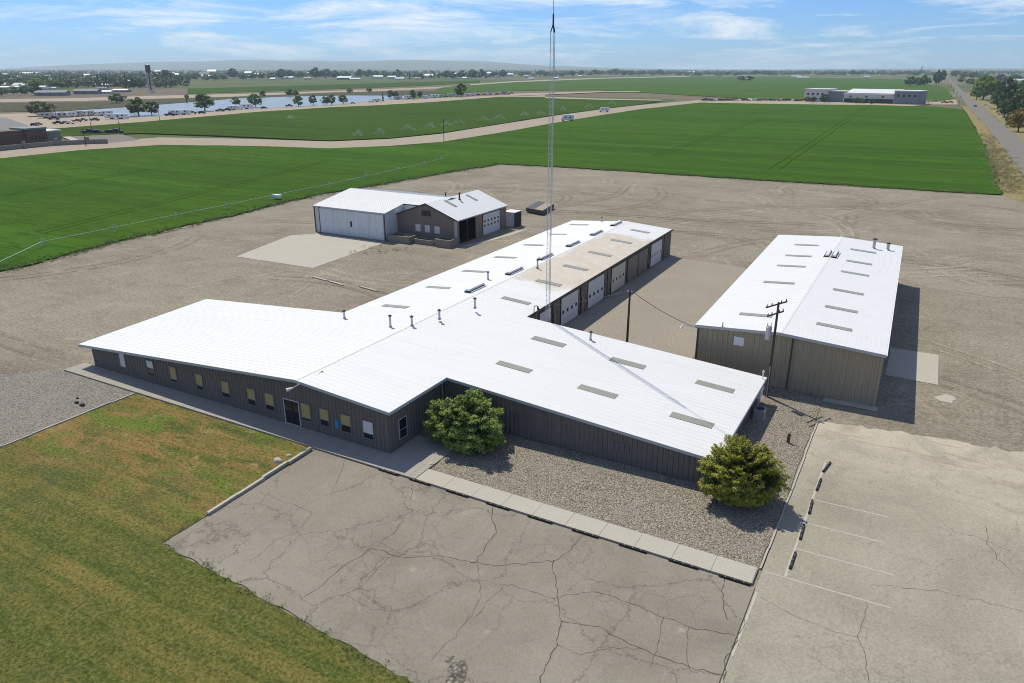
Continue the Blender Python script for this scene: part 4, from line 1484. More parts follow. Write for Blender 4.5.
# ------------------------------------------------------------------ hangar with the gabled workshop joined to it
hg = thing('hangar_workshop', 'white hangar with wide door joined to a brown gabled workshop', 'building', (-86, 112, 0))
HX0, HX1, HY0, HYR, HY1 = -103.0, -86.0, 106.5, 117.5, 128.5
HZE, HZR = 5.15, 6.95
sh = (HZR - HZE) / (HYR - HY0)
zh = lambda y: HZE + sh * (y - HY0) if y < HYR else HZR - sh * (y - HYR)
corr_wall((HX0, HY0), (HX1, HY0), lambda t: HZE - 0.05, (0, -1), M['siding_white'], hg, 'front_wall', 0.6, 0.03)
mid = HYR
def hgside(x, out, y0, y1):
    corr_wall((x, y0), (x, y1), lambda t: zh(y0 + (y1 - y0) * t) - 0.06, (out, 0), M['siding_white'], hg, 'side_wall', 0.6, 0.03)
hgside(HX0, -1, HY0, HYR)
hgside(HX0, -1, HYR, HY1)
hgside(HX1, 1, HY0, 112.2)
corr_wall((HX1, 112.2), (-78.5, 112.2), lambda t: zh(112.2) - 0.05, (0, -1), M['siding_white'], hg, 'link_wall', 0.6, 0.03, 3.6)
corr_wall((HX0, HY1), (-78.5, HY1), lambda t: zh(HY1) - 0.06, (0, 1), M['siding_white'], hg, 'rear_wall', 0.6, 0.03)
def hspan(x):
    return (HY0 - 0.2 if x < HX1 + 0.25 else 112.0, HYR)
ribbed_roof_y('roof', HX0 - 0.25, HX1 + 0.25, zh, hspan, M['roof_plain'], hg)
ribbed_roof_y('roof', HX1 + 0.25, -78.5, zh, hspan, M['roof_plain'], hg)
ribbed_roof_y('roof', HX0 - 0.25, -78.5, zh, lambda x: (HYR, HY1 + 0.2), M['roof_plain'], hg)
m = MB()
m.beam((HX0 - 0.25, HY0 - 0.23, zh(HY0 - 0.2) - 0.07), (HX1 + 0.25, HY0 - 0.23, zh(HY0 - 0.2) - 0.07), 0.06, 0.2)
m.build('fascia', M['trim'], hg)
m = MB()
m.beam((HX1 + 0.28, HY0 - 0.2, zh(HY0 - 0.2) - 0.07), (HX1 + 0.28, 112.0, zh(112.0) - 0.07), 0.06, 0.2)
m.build('fascia', M['trim'], hg)
m = MB()
m.beam((HX1 + 0.3, 111.97, zh(112.0) - 0.07), (-80, 111.97, zh(112.0) - 0.07), 0.06, 0.2)
m.build('fascia', M['trim_dark'], hg)
m = MB()
for i in range(9):
    x0 = -101.7 + i * 1.72
    m.box(x0 + 0.01, x0 + 1.70, HY0 - 0.10, HY0 - 0.032, 0.1, 4.75)
hd = m.build('hangar_door', vary('dented white door sheet', (0.55, 0.59, 0.61), 0.15, 0.8, 0.5, 0.15, 0.4, None, True), hg)
p0 = on_plane(351.5, 224, 0, 1, 0, HY0)
MB().box(p0[0] - 0.22, p0[0] + 0.22, HY0 - 0.115, HY0 - 0.10, p0[2] - 0.55, p0[2] + 0.5).build('hatch', M['dark'], hd)
for x in (HX0, -101.75, HX1):
    MB().box(x - 0.08, x + 0.08, HY0 - 0.14, HY0 - 0.001, 0, HZE - 0.1).build('post', M['trim_dark'], hg)
# workshop
WX0, WX1, WY0, WY1, WXR = -85.95, -72.65, 110.3, 128.2, -79.3
WZE, WZR = 4.5, 6.95
sw = (WZR - WZE) / (WX1 - WXR)
zw = lambda x: WZR - sw * abs(x - WXR)
corr_wall((WX0, WY0), (WXR, WY0), lambda t: zw(WX0 + (WXR - WX0) * t) - 0.08, (0, -1), M['siding_brown'], hg, 'gable_wall', 0.4, 0.03)
corr_wall((WXR, WY0), (WX1, WY0), lambda t: zw(WXR + (WX1 - WXR) * t) - 0.08, (0, -1), M['siding_brown'], hg, 'gable_wall', 0.4, 0.03)
for a, b, zb in ((110.3, 111.0, 0), (116.6, 119.1, 0), (125.6, 128.2, 0), (111.0, 116.6, 4.15), (119.1, 125.6, 4.1)):
    corr_wall((WX1, a), (WX1, b), lambda t: WZE - 0.08, (1, 0), M['siding_brown'], hg, 'bay_wall', 0.4, 0.03, zb)
corr_wall((WX1, WY1), (-86, WY1), lambda t: zw(WX1 + (-86 - WX1) * t) - 0.08, (0, 1), M['siding_brown'], hg, 'rear_wall', 0.4, 0.03)
ribbed_roof('roof', WY0 - 0.25, WY1 + 0.2, lambda x: zw(x), lambda y: (WXR, WX1 + 0.3), M['roof_plain'], hg)
ribbed_roof('roof', WY0 - 0.25, WY1 + 0.2, lambda x: zw(x), lambda y: (WX0 + 0.02, WXR), M['roof_plain'], hg)
for a, b in (((WX0 + 0.05, zw(WX0 + 0.05)), (WXR, WZR)), ((WXR, WZR), (WX1 + 0.3, zw(WX1 + 0.3)))):
    m = MB()
    m.beam((a[0], WY0 - 0.28, a[1] - 0.09), (b[0], WY0 - 0.28, b[1] - 0.09), 0.06, 0.22)
    m.build('fascia', M['trim_dark'], hg)
m = MB()
m.beam((WX1 + 0.33, WY0 - 0.25, zw(WX1 + 0.3) - 0.07), (WX1 + 0.33, WY1 + 0.2, zw(WX1 + 0.3) - 0.07), 0.06, 0.2)
m.build('fascia', M['trim'], hg)
m = MB()
m.box(WX1 - 0.55, WX1 + 0.02, WY0 - 0.06, WY0 - 0.001, 0.0, WZE - 0.25)
m.build('corner_trim', M['trim'], hg)
for x in (-81.2, -79.1, -76.95):
    window(hg, 'y', WY0, x - 0.6, x + 0.6, 1.55, 2.95, -1, 'blind_white', 'trim', 'window', 0.08)
m = MB()
m.box(-80.3, -78.3, WY0 - 0.07, WY0 - 0.001, 4.6, 5.6)
for i in range(5):
    m.box(-80.25, -78.35, WY0 - 0.10, WY0 - 0.07, 4.68 + i * 0.18, 4.77 + i * 0.18)
m.build('louvre', M['trim_dark'], hg)
garage_door(hg, 'x', WX1, 119.2, 125.5, 3.95, M['door_white'], 5, 2, 0.40, pane_w=0.62)
# open bay: a dim room behind the opening
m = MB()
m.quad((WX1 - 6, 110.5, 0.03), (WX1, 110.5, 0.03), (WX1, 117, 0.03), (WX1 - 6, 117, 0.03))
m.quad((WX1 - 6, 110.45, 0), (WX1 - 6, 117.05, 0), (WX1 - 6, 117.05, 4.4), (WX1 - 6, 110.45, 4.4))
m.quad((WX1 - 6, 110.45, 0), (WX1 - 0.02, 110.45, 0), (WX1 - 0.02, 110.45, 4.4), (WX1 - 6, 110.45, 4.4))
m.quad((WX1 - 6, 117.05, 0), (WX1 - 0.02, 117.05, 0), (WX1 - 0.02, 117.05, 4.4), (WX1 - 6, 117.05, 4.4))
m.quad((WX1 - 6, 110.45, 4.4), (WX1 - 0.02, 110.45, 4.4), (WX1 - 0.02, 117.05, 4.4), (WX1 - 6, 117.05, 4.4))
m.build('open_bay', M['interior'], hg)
m = MB()
m.box(WX1 - 0.1, WX1 + 0.06, 113.7, 113.85, 0, 4.15)
m.build('post', M['trim_dark'], hg)
for p, q, in (((444, 200.8), (457.2, 206.6)), ((465.5, 195), (478, 200.4))):
    a = on_plane(*p, sw, 0, 1, WZR + sw * WXR)
    b = on_plane(*q, sw, 0, 1, WZR + sw * WXR)
    y = (a[1] + b[1]) / 2
    m = MB()
    z = lambda x: zw(x) + 0.05
    m.quad((a[0], y - 0.4, z(a[0])), (b[0], y - 0.4, z(b[0])), (b[0], y + 0.4, z(b[0])), (a[0], y + 0.4, z(a[0])))
    m.quad((a[0], y - 0.4, z(a[0]) - 0.05), (b[0], y - 0.4, z(b[0]) - 0.05), (b[0], y - 0.4, z(b[0])), (a[0], y - 0.4, z(a[0])))
    m.build('skylight', M['skylight'], hg)
vent_pipe(hg, on_plane(459.5, 199.5, sw, 0, 1, WZR + sw * WXR), 1.2, 0.16, True, 'dark')
vent_pipe(hg, (-82.5, 121.5, zw(-82.5)), 1.2, 0.13, True, 'dark')

bx_ = thing('storage_container', 'small white container with black side standing against the workshop rear corner', 'container', (-71.4, 130.2, 0))
m = MB()
m.box(-73.6, -71.1, 128.7, 131.6, 0.05, 2.9)
m.build('body', M['siding_white'], bx_)
MB().box(-71.1, -71.02, 128.72, 131.58, 0.05, 2.95).build('side_panel', M['black'], bx_)
MB().box(-73.65, -71.0, 128.65, 131.65, 2.9, 3.0).build('lid', M['roof_plain'], bx_)
for (x0, x1, y0, y1, h, lab) in ((-85.3, -80.6, 106.4, 109.0, 1.25, 'tall grey block planter beside the hangar door corner'),
                                 (-80.2, -75.9, 107.4, 109.6, 0.85, 'low long block planter in the middle under the workshop windows'),
                                 (-75.5, -72.2, 107.2, 109.8, 1.35, 'square grey block planter at the open bay corner')):
    t_ = thing('planter', lab, 'planter', ((x0 + x1) / 2, (y0 + y1) / 2, 0), 'block planters under the workshop gable')
    w = 0.25
    m = MB()
    m.box(x0, x1, y0, y0 + w, 0, h).box(x0, x1, y1 - w, y1, 0, h).box(x0, x0 + w, y0 + w, y1 - w, 0, h - 0.003).box(x1 - w, x1, y0 + w, y1 - w, 0, h - 0.003)
    m.build('planter_wall', M['planter'], t_)
    MB().box(x0 + w, x1 - w, y0 + w, y1 - w, 0, h - 0.25).build('soil', M['soil'], t_)
# low platform on the yard
pa, pb, pc = at(526, 212.5), at(542.5, 215.8), at(554, 208.5)
pd = (pa[0] + pc[0] - pb[0], pa[1] + pc[1] - pb[1])
pf = thing('low_platform', 'dark low platform with pale worn top standing alone on the yard behind the mast', 'platform', (pa[0], pa[1], 0))
MB().prism([pa, pb, pc, pd], 0.25, 1.05).build('body', M['trim_dark'], pf)
cx_, cy_ = (pa[0] + pc[0]) / 2, (pa[1] + pc[1]) / 2
sc_ = lambda p, s: (cx_ + (p[0] - cx_) * s, cy_ + (p[1] - cy_) * s)
half = [((pa[0] + pb[0]) / 2, (pa[1] + pb[1]) / 2), pb, pc, ((pd[0] + pc[0]) / 2, (pd[1] + pc[1]) / 2)]
MB().prism([sc_(p, 0.97) for p in half], 1.052, 1.10).build('deck', M['timber'], pf)
MB().prism([sc_(p, 0.9) for p in (pa, pb, pc, pd)], 0.0, 0.247).build('skid', M['black'], pf)
# pale rails lying on the yard
for a, b, lab in (((313, 277.2), (327, 281), 'pale rail lying on the yard, the one nearest the concrete apron'), ((329, 281.4), (343, 285.6), 'pale rail lying on the yard between two others in line'), ((360, 286.8), (377, 291.5), 'pale rail lying on the yard nearest the white wing roof')):
    A, B = at(*a), at(*b)
    o = MB().beam((*A, 0.08), (*B, 0.08), 0.32, 0.12).build('rail', M['concrete_pale'])
    origin_to(o, (*A, 0))
    tag(o, lab, 'rail', 'pale rails lying in line on the yard')

# ------------------------------------------------------------------ poles, wires, small equipment
ub = at(766.5, 396.5)
up_ = thing('utility_pole', 'dark wooden utility pole with two crossarms and a transformer before the tan shed', 'utility pole', (*ub, 0))
UT = 9.6
ux, uy = ub
lean = 0.0
tp = (ux - lean, uy, UT)
MB().tube((ux, uy, -0.1), tp, 0.15, 0.10, 10).build('pole', M['wood'], up_)
dv = Vector((0.42, 0.9, 0)).normalized()
for zc, L in ((UT - 0.25, 1.6), (UT - 1.15, 1.25)):
    m = MB()
    c0 = Vector((ux - lean * zc / UT, uy, zc)) + Vector((-0.16, 0, 0))
    m.beam(c0 - dv * L, c0 + dv * L, 0.09, 0.12)
    arm = m.build('crossarm', M['wood'], up_)
    for s in (-0.92, -0.45, 0.45, 0.92):
        q = c0 + dv * L * s
        MB().tube((q.x, q.y, q.z + 0.07), (q.x, q.y, q.z + 0.28), 0.055, 0.035, 8).build('insulator', M['dark'], arm)
MB().tube((ux - 0.55, uy - 0.15, 5.9), (ux - 0.55, uy - 0.15, 7.1), 0.27, 0.27, 14).tube((ux - 0.55, uy - 0.15, 7.1), (ux - 0.55, uy - 0.15, 7.2), 0.29, 0.2, 14).build('transformer', M['galv'], up_)
for dx in (-0.15, 0.15):
    MB().tube((ux - 0.55 + dx, uy - 0.15, 7.2), (ux - 0.55 + dx, uy - 0.15, 7.55), 0.04, 0.025, 8).build('bushing', M['dark'], up_)
MB().tube((ux + 0.02, uy - 0.2, 0.0), (ux + 0.02, uy - 0.2, 3.2), 0.05, 0.05, 8).build('conduit', M['galv'], up_)

b2 = at(626.4, 354)
p2 = thing('service_pole', 'plain dark wooden pole in the yard between the white roof and the tan shed', 'pole', (*b2, 0))
P2T = 7.45
MB().tube((*b2, -0.1), (b2[0], b2[1], P2T), 0.15, 0.11, 10).build('pole', M['wood'], p2)
MB().beam((b2[0] - 0.3, b2[1], P2T - 0.15), (b2[0] + 0.3, b2[1], P2T - 0.15), 0.08, 0.08).build('bracket', M['galv'], p2)


def wire(a, b, sag, name, label, r=0.022):
    m = MB()
    k = 14
    pts = [(a[0] + (b[0] - a[0]) * i / k, a[1] + (b[1] - a[1]) * i / k, a[2] + (b[2] - a[2]) * i / k - sag * 4 * (i / k) * (1 - i / k)) for i in range(k + 1)]
    for i in range(k):
        m.tube(pts[i], pts[i + 1], r, r, 5)
    o = m.build(name, M['dark'])
    origin_to(o, a)
    return tag(o, label, 'cable')


wire((b2[0] + 0.3, b2[1], P2T - 0.15), (SX0 - 0.05, SY0 - 0.05, 4.9), 0.35, 'overhead_cable', 'dark sagging cable from the plain pole to the tan shed corner', 0.03)
wire((b2[0] - 0.3, b2[1], P2T - 0.15), (c[0] * 0 + RRp(534, 315.5)[0] + 0.4, RRp(534, 315.5)[1], RRp(534, 315.5)[2] + 1.1), 0.3, 'overhead_cable', 'thin cable from the plain pole to the bent mast on the roof', 0.014)
fl = on_plane(678, 329, 0, 1, 0, 70.5)
t_ = thing('cable_lamp', 'small white lamp hanging by the cable at the tan shed corner', 'lamp', (SX0 - 1.6, SY0 - 0.3, 4.9))
MB().tube((SX0 - 0.02, SY0 - 0.1, 5.0), (SX0 - 1.5, SY0 - 0.3, 5.1), 0.035, 0.035, 6).build('arm', M['galv'], t_)
MB().tube((SX0 - 1.5, SY0 - 0.3, 5.12), (SX0 - 1.65, SY0 - 0.45, 4.75), 0.06, 0.17, 10).build('lamp_head', M['paint_white'], t_)

mt = thing('meter_cabinet', 'white electric meter cabinet with conduits on the low roof end wall', 'meter', (X_SE + 0.3, 66.6, 0))
MB().box(X_SE + 0.05, X_SE + 0.4, 66.1, 67.4, 1.05, 2.0).build('cabinet', M['paint_white'], mt)
for y in (66.3, 66.75, 67.2):
    MB().tube((X_SE + 0.2, y, 0.03), (X_SE + 0.2, y, 1.05), 0.05, 0.05, 8).build('conduit', M['galv'], mt)
MB().tube((X_SE + 0.15, 67.8, 0.03), (X_SE + 0.15, 67.8, 3.1), 0.06, 0.06, 8).tube((X_SE + 0.15, 67.8, 3.1), (X_SE + 0.15, 67.8, 3.3), 0.12, 0.06, 8).build('riser', M['paint_white'], mt)
ac = thing('air_conditioner', 'grey outdoor cooling unit in shade below the white meter cabinet', 'cooling unit', (X_SE + 0.9, 64.2, 0.04))
MB().box(X_SE + 0.4, X_SE + 1.3, 63.7, 64.7, 0.1, 1.0).build('casing', M['galv'], ac)
MB().tube((X_SE + 0.85, 64.2, 1.0), (X_SE + 0.85, 64.2, 1.05), 0.38, 0.36, 16).build('fan_guard', M['dark'], ac)
MB().box(X_SE + 0.3, X_SE + 1.4, 63.6, 64.8, 0.0, 0.098).build('pad', M['concrete'], ac)
bq = at(788, 443)
bp = thing('bollard', 'short rusty steel post standing in the stones beside the golden shrub', 'post', (*bq, 0.04))
MB().tube((*bq, 0.0), (*bq, 0.85), 0.13, 0.13, 12).build('post', M['rust'], bp)
MB().tube((*bq, 0.85), (*bq, 0.93), 0.15, 0.08, 12).build('cap', M['rust'], bp)


def wheel_stop(L=1.9):
    t_ = thing('wheel_stop', 'black wheel stop', 'wheel stop', (0, 0, 0))
    m = MB()
    n0 = len(m.v)
    prof = [(-0.09, 0.0), (0.09, 0.0), (0.06, 0.14), (-0.06, 0.14)]
    m.v += [(-L / 2, a, b) for a, b in prof] + [(L / 2, a, b) for a, b in prof]
    m.f += [(n0, n0 + 1, n0 + 2, n0 + 3)[::-1], (n0 + 4, n0 + 5, n0 + 6, n0 + 7)] + [(n0 + i, n0 + (i + 1) % 4, n0 + 4 + (i + 1) % 4, n0 + 4 + i) for i in range(4)]
    m.mi += [0] * 6
    m.build('body', M['black'], t_)
    for s in (-0.3, 0.0, 0.3):
        MB().box(s * L - 0.03, s * L + 0.03, -0.062, 0.062, 0.13, 0.144).build('reflector', M['straw_paint'], t_)
    return t_


ws = wheel_stop()
ORD = 'first second third fourth fifth sixth seventh eighth ninth tenth eleventh twelfth thirteenth fourteenth fifteenth sixteenth seventeenth eighteenth nineteenth twentieth'.split()
ORD += ['twenty ' + q for q in ORD[:9]] + ['thirtieth'] + ['thirty ' + q for q in ORD[:9]] + ['fortieth'] + ['forty ' + q for q in ORD[:9]] + ['fiftieth'] + ['fifty ' + q for q in ORD[:9]]
first = True
front = [(393, 470), (422.5, 481), (459, 493), (499, 506), (541, 519.3), (585.5, 534), (633, 549), (683, 565.5), (734, 582)]
for i, p in enumerate(front):
    o = ws if first else copy_tree(ws)
    first = False
    x, y = at(*p)
    o.location = (x, 39.98, 0.046)
    o['label'] = 'black wheel stop against pale walk, ' + ('shaded one by wall corner' if i == 0 else ORD[i - 1] + ' sunlit one from wall corner')
    o['group'] = 'wheel stops along the pale front walk'
for i, p in enumerate([(792.5, 561.5), (801.8, 533), (810.5, 508), (818.5, 485.5), (826.5, 468)]):
    o = copy_tree(ws)
    x, y = at(*p)
    o.location = (x, y, 0.041)
    o.rotation_euler = (0, 0, R(90 + rng.uniform(-2, 2) - (8 if i == 4 else 0)))
    o['label'] = 'black wheel stop at painted stall by golden shrub, ' + ORD[i] + ' from pale walk'
    o['group'] = 'wheel stops along the painted stalls'

# pale stones and dark scraps lying about
for px_, py_, r_, lab, mt_ in ((431, 465, 0.22, 'pale boulder at the walk corner beside the dark green shrub', 'concrete_pale'), (278, 461.5, 0.35, 'flat pale slab in the lawn near the kerb', 'concrete_pale'), (289, 456, 0.2, 'small pale stone in the lawn close to the walk', 'concrete_pale'),
                               (77, 403, 0.2, 'dark scrap on the grey gravel lot, middle of three', 'black'), (82.5, 405.5, 0.24, 'dark scrap on the grey gravel lot, the one closest to the lawn edging', 'black'), (77.5, 398.5, 0.13, 'small dark scrap on the grey gravel lot, the one closest to the building', 'black')):
    x, y = at(px_, py_)
    m = MB()
    k = 9
    r0 = random.Random(int(px_))
    rad = [r_ * r0.uniform(0.75, 1.2) for _ in range(k)]
    base = [(x + rad[i] * math.cos(2 * math.pi * i / k) * 1.3, y + rad[i] * math.sin(2 * math.pi * i / k)) for i in range(k)]
    n0 = len(m.v)
    m.v += [(*p, 0.0) for p in base] + [(x + (p[0] - x) * 0.85, y + (p[1] - y) * 0.85, r_ * 0.5) for p in base] + [(x + (p[0] - x) * 0.35, y + (p[1] - y) * 0.35, r_ * 0.72) for p in base]
    for q in (0, k):
        m.f += [(n0 + q + i, n0 + q + (i + 1) % k, n0 + q + k + (i + 1) % k, n0 + q + k + i) for i in range(k)]
    m.f.append(tuple(range(n0 + 2 * k, n0 + 3 * k)))
    m.mi += [0] * (2 * k + 1)
    nm = 'rock' if 'pale' in lab else ('bag' if 'bag' in lab else 'scrap')
    o = m.build(nm, M[mt_], None, True)
    origin_to(o, (x, y, 0.0))
    o.location.z = 0.03
    tag(o, lab, nm)

# ------------------------------------------------------------------ the two shrubs
def shrub(name, label, c, rx, ry, h, n_br, per, size, mats, seed, droop=0.3, spread=0.24):
    """a dense evergreen of many feathery sprays; young ends are paler, with sun highlights painted into their colour"""
    g = np.random.default_rng(seed)
    t_ = thing(name, label, 'shrub', (c[0], c[1], 0.04))
    old, young = [], []
    m = MB()
    c0 = np.array([c[0], c[1], 0.0])
    for b in range(n_br):
        az = g.uniform(0, 2 * math.pi)
        el = math.asin(g.uniform(-0.80, 1.0))
        d = np.array([math.cos(el) * math.cos(az), math.cos(el) * math.sin(az), math.sin(el)])
        lump = 1.0 + 0.09 * math.sin(3 * az + seed) + 0.07 * math.sin(5 * az + 3 * el + seed)
        k = g.uniform(0.80, 1.06) * lump
        tip = c0 + np.array([rx * d[0], ry * d[1], h * 0.46 + h * (0.54 if d[2] > 0 else 0.46) * d[2]]) * np.array([k, k, min(1.06, k)])
        inner = c0 + np.array([rx * d[0] * 0.45, ry * d[1] * 0.45, h * 0.38 + h * 0.30 * d[2]])
        if b % 6 == 0:
            m.tube(c0 + np.array([0.2 * d[0], 0.2 * d[1], 0.05]), inner, 0.06, 0.04, 5)
            m.tube(inner, inner + (tip - inner) * 0.9, 0.04, 0.012, 5)
        ax = tip - inner
        ax[2] -= 0.25 * droop
        L = np.linalg.norm(ax)
        ax = ax / L
        side = np.cross(ax, np.array([0, 0, 1.0]))
        side /= np.linalg.norm(side) + 1e-6
        upn = np.cross(side, ax)
        s_ = g.uniform(0, 1, per) ** 0.8
        wdt = spread * (0.35 + 1.2 * np.sin(np.pi * np.minimum(1, s_ * 0.85 + 0.12)))
        Pp = inner + ax * (s_ * L * 1.08)[:, None] + side * (g.normal(size=per) * wdt)[:, None] + upn * (g.normal(size=per) * wdt * 0.5)[:, None]
        Pp[:, 2] = np.maximum(Pp[:, 2] - droop * 0.3 * s_ ** 2, 0.06)
        nrm = upn * 0.8 + ax * 0.5 + d * 0.3
        Q = leaf_quads(Pp - np.array([c[0], c[1], 0.04]), size, 0.42, np.tile(nrm, (per, 1)), 0.9)
        y_ = (s_ > g.uniform(0.6, 0.8)) & (g.uniform(0, 1, per) < 0.85)
        young.append(Q[y_])
        old.append(Q[~y_])
    quads_mesh('foliage', np.concatenate(old), mats[0], t_)
    quads_mesh('sunlit_young_foliage', np.concatenate(young), mats[1], t_)
    m.build('stem', M['bark'], t_)
    return t_


shrub('juniper', 'dark green spreading juniper in the wall corner by the front walk', (-30.45, 47.1), 3.45, 2.8, 4.75, 320, 400, 0.13, (M['leaf_juniper'], M['leaf_juniper_tip']), 3, 0.6, 0.17)
shrub('juniper', 'rounded golden green juniper at the white roof corner beside the stalls', (-8.45, 49.75), 2.85, 2.85, 4.6, 520, 290, 0.115, (M['leaf_yew'], M['leaf_yew_tip']), 8, 0.15, 0.145)

# ------------------------------------------------------------------ trees
def tree_proto(name, kind, seed, mat):
    """a tree 1 unit = 1 m at its origin, about 10 m high"""
    g = np.random.default_rng(seed)
    t_ = thing(name, 'tree', 'tree', (0, 0, 0))
    H = 10.0
    m = MB()
    if kind == 'poplar':
        th = 1.2
    elif kind == 'conifer':
        th = 1.0
    else:
        th = 1.5
    m.tube((0, 0, -0.2), (0.1, 0.05, th + 1.5), 0.32, 0.2, 7)
    cl = []
    n = 44 if kind == 'broad' else 30
    for i in range(n):
        if kind == 'broad':
            az = g.uniform(0, 2 * math.pi)
            u = g.uniform(-0.75, 1.0)
            rr_ = math.sqrt(max(0, 1 - u * u)) * g.uniform(0.45, 1.05)
            cl.append((4.2 * rr_ * math.cos(az), 4.2 * rr_ * math.sin(az), 5.3 + 4.0 * u * g.uniform(0.8, 1.1), g.uniform(0.8, 1.6)))
        elif kind == 'poplar':
            z = g.uniform(1.5, 9.8)
            w = 1.5 * math.sin(math.pi * min(1, (z - 0.8) / 9.6)) ** 0.7
            az = g.uniform(0, 2 * math.pi)
            cl.append((w * math.cos(az) * 0.8, w * math.sin(az) * 0.8, z, 0.75))
        else:
            z = g.uniform(0.8, 9.7)
            w = 2.6 * (1 - z / 10.2)
            az = g.uniform(0, 2 * math.pi)
            cl.append((w * math.cos(az) * 0.8, w * math.sin(az) * 0.8, z, 0.35 + 0.25 * w))
    V = []
    for (x, y, z, r_) in cl:
        k = 48
        d = g.normal(size=(k, 3))
        d /= np.linalg.norm(d, axis=1)[:, None]
        Pp = np.array([x, y, z]) + d * (r_ * g.uniform(0.35, 1.0, k) ** 0.6)[:, None] * np.array([1, 1, 0.8])
        V.append(leaf_quads(Pp, 0.6 if kind == 'broad' else 0.5, 0.8, d, 0.8))
        if kind == 'broad' and g.uniform() < 0.4:
            m.tube((0.1, 0.05, th + g.uniform(0, 1.2)), (x * 0.8, y * 0.8, z * 0.95), 0.12, 0.03, 5)
    m.build('trunk', M['bark'], t_)
    quads_mesh('crown', np.concatenate(V), mat, t_)
    return t_


PROTO = {}
for key, kind, seed, mat in (('dark', 'broad', 1, 'leaf_dark'), ('mid', 'broad', 2, 'leaf_mid'), ('bright', 'broad', 3, 'leaf_bright'), ('olive', 'broad', 4, 'leaf_olive'), ('yellow', 'broad', 5, 'leaf_autumn'), ('poplar', 'poplar', 6, 'leaf_dark'), ('conifer', 'conifer', 7, 'leaf_dark'), ('dark2', 'broad', 9, 'leaf_dark'), ('mid2', 'broad', 10, 'leaf_mid')):
    PROTO[key] = tree_proto({'poplar': 'poplar_tree', 'conifer': 'conifer_tree'}.get(key, 'broadleaf_tree'), kind, seed, M[mat])
used_proto = set()
TONE = {'dark': 'dark green', 'dark2': 'dark green', 'mid': 'mid green', 'mid2': 'mid green', 'bright': 'bright green', 'olive': 'dusty olive', 'yellow': 'yellow leaved', 'poplar': 'tall narrow dark', 'conifer': 'pointed dark'}


def tree(key, px_, py_, hpx, label, group, wide=1.0, wpx=None):
    """a tree whose foot shows at (px, py) and that is hpx picture pixels high"""
    o = PROTO[key] if key not in used_proto else copy_tree(PROTO[key])
    used_proto.add(key)
    x, y = at(px_, py_)
    h = hpx * px_size(x, y) * 1.03
    s = h / 10.0
    if wpx:
        wide = (wpx * px_size(x, y) / 8.6) / s
    o.location = (x, y, 0)
    o.scale = (s * wide, s * wide, s)
    o.rotation_euler = (0, 0, rng.uniform(0, 6.28))
    tag(o, label, 'tree', group)
    return o


# along the pond
POND = [('olive', 42, 116, 14, 24), ('mid', 134, 113, 9, 9), ('mid', 139, 116, 17, 20), ('olive', 152, 115, 13, 14), ('mid2', 205, 111, 17, 19), ('mid', 236, 106, 8.5, 9.5), ('mid2', 256, 107.5, 13, 13), ('olive', 298.5, 106.5, 10.5, 9), ('mid', 313.5, 105, 9.5, 8), ('mid', 325, 105, 8, 8), ('olive', 331.5, 105, 10, 8), ('mid2', 343.5, 104, 9, 9),
        ('dark', 413, 99.5, 9, 6), ('dark2', 420, 98.5, 7, 5), ('dark', 461, 97, 12, 11), ('olive', 391, 98.5, 8, 7), ('olive', 396, 98.5, 7, 6), ('conifer', 383, 101.5, 10, 4)]
for i, (k, x, y, h, w) in enumerate(POND):
    w_ord = ORD[i] if i < 20 else 'last'
    tree(k, x, y, h, f'{TONE[k]} tree on near pond bank, {w_ord} from the brick building', 'trees along the near bank of the pond', 1, w)
# far bank
for i, (k, x, y, h, w) in enumerate([('dark', 117, 103, 9, 16), ('olive', 263, 97, 6, 6), ('mid', 290, 96.3, 7, 8), ('dark2', 296, 96, 5, 6), ('olive', 187, 99.5, 5, 4), ('olive', 350, 93, 4, 6), ('mid', 369, 92.5, 5, 6), ('conifer', 187, 103, 7, 3)]):
    tree(k, x, y, h, f'{TONE[k]} small tree on far pond bank, {ORD[i]} in its row', 'trees along the far bank of the pond', 1, w)
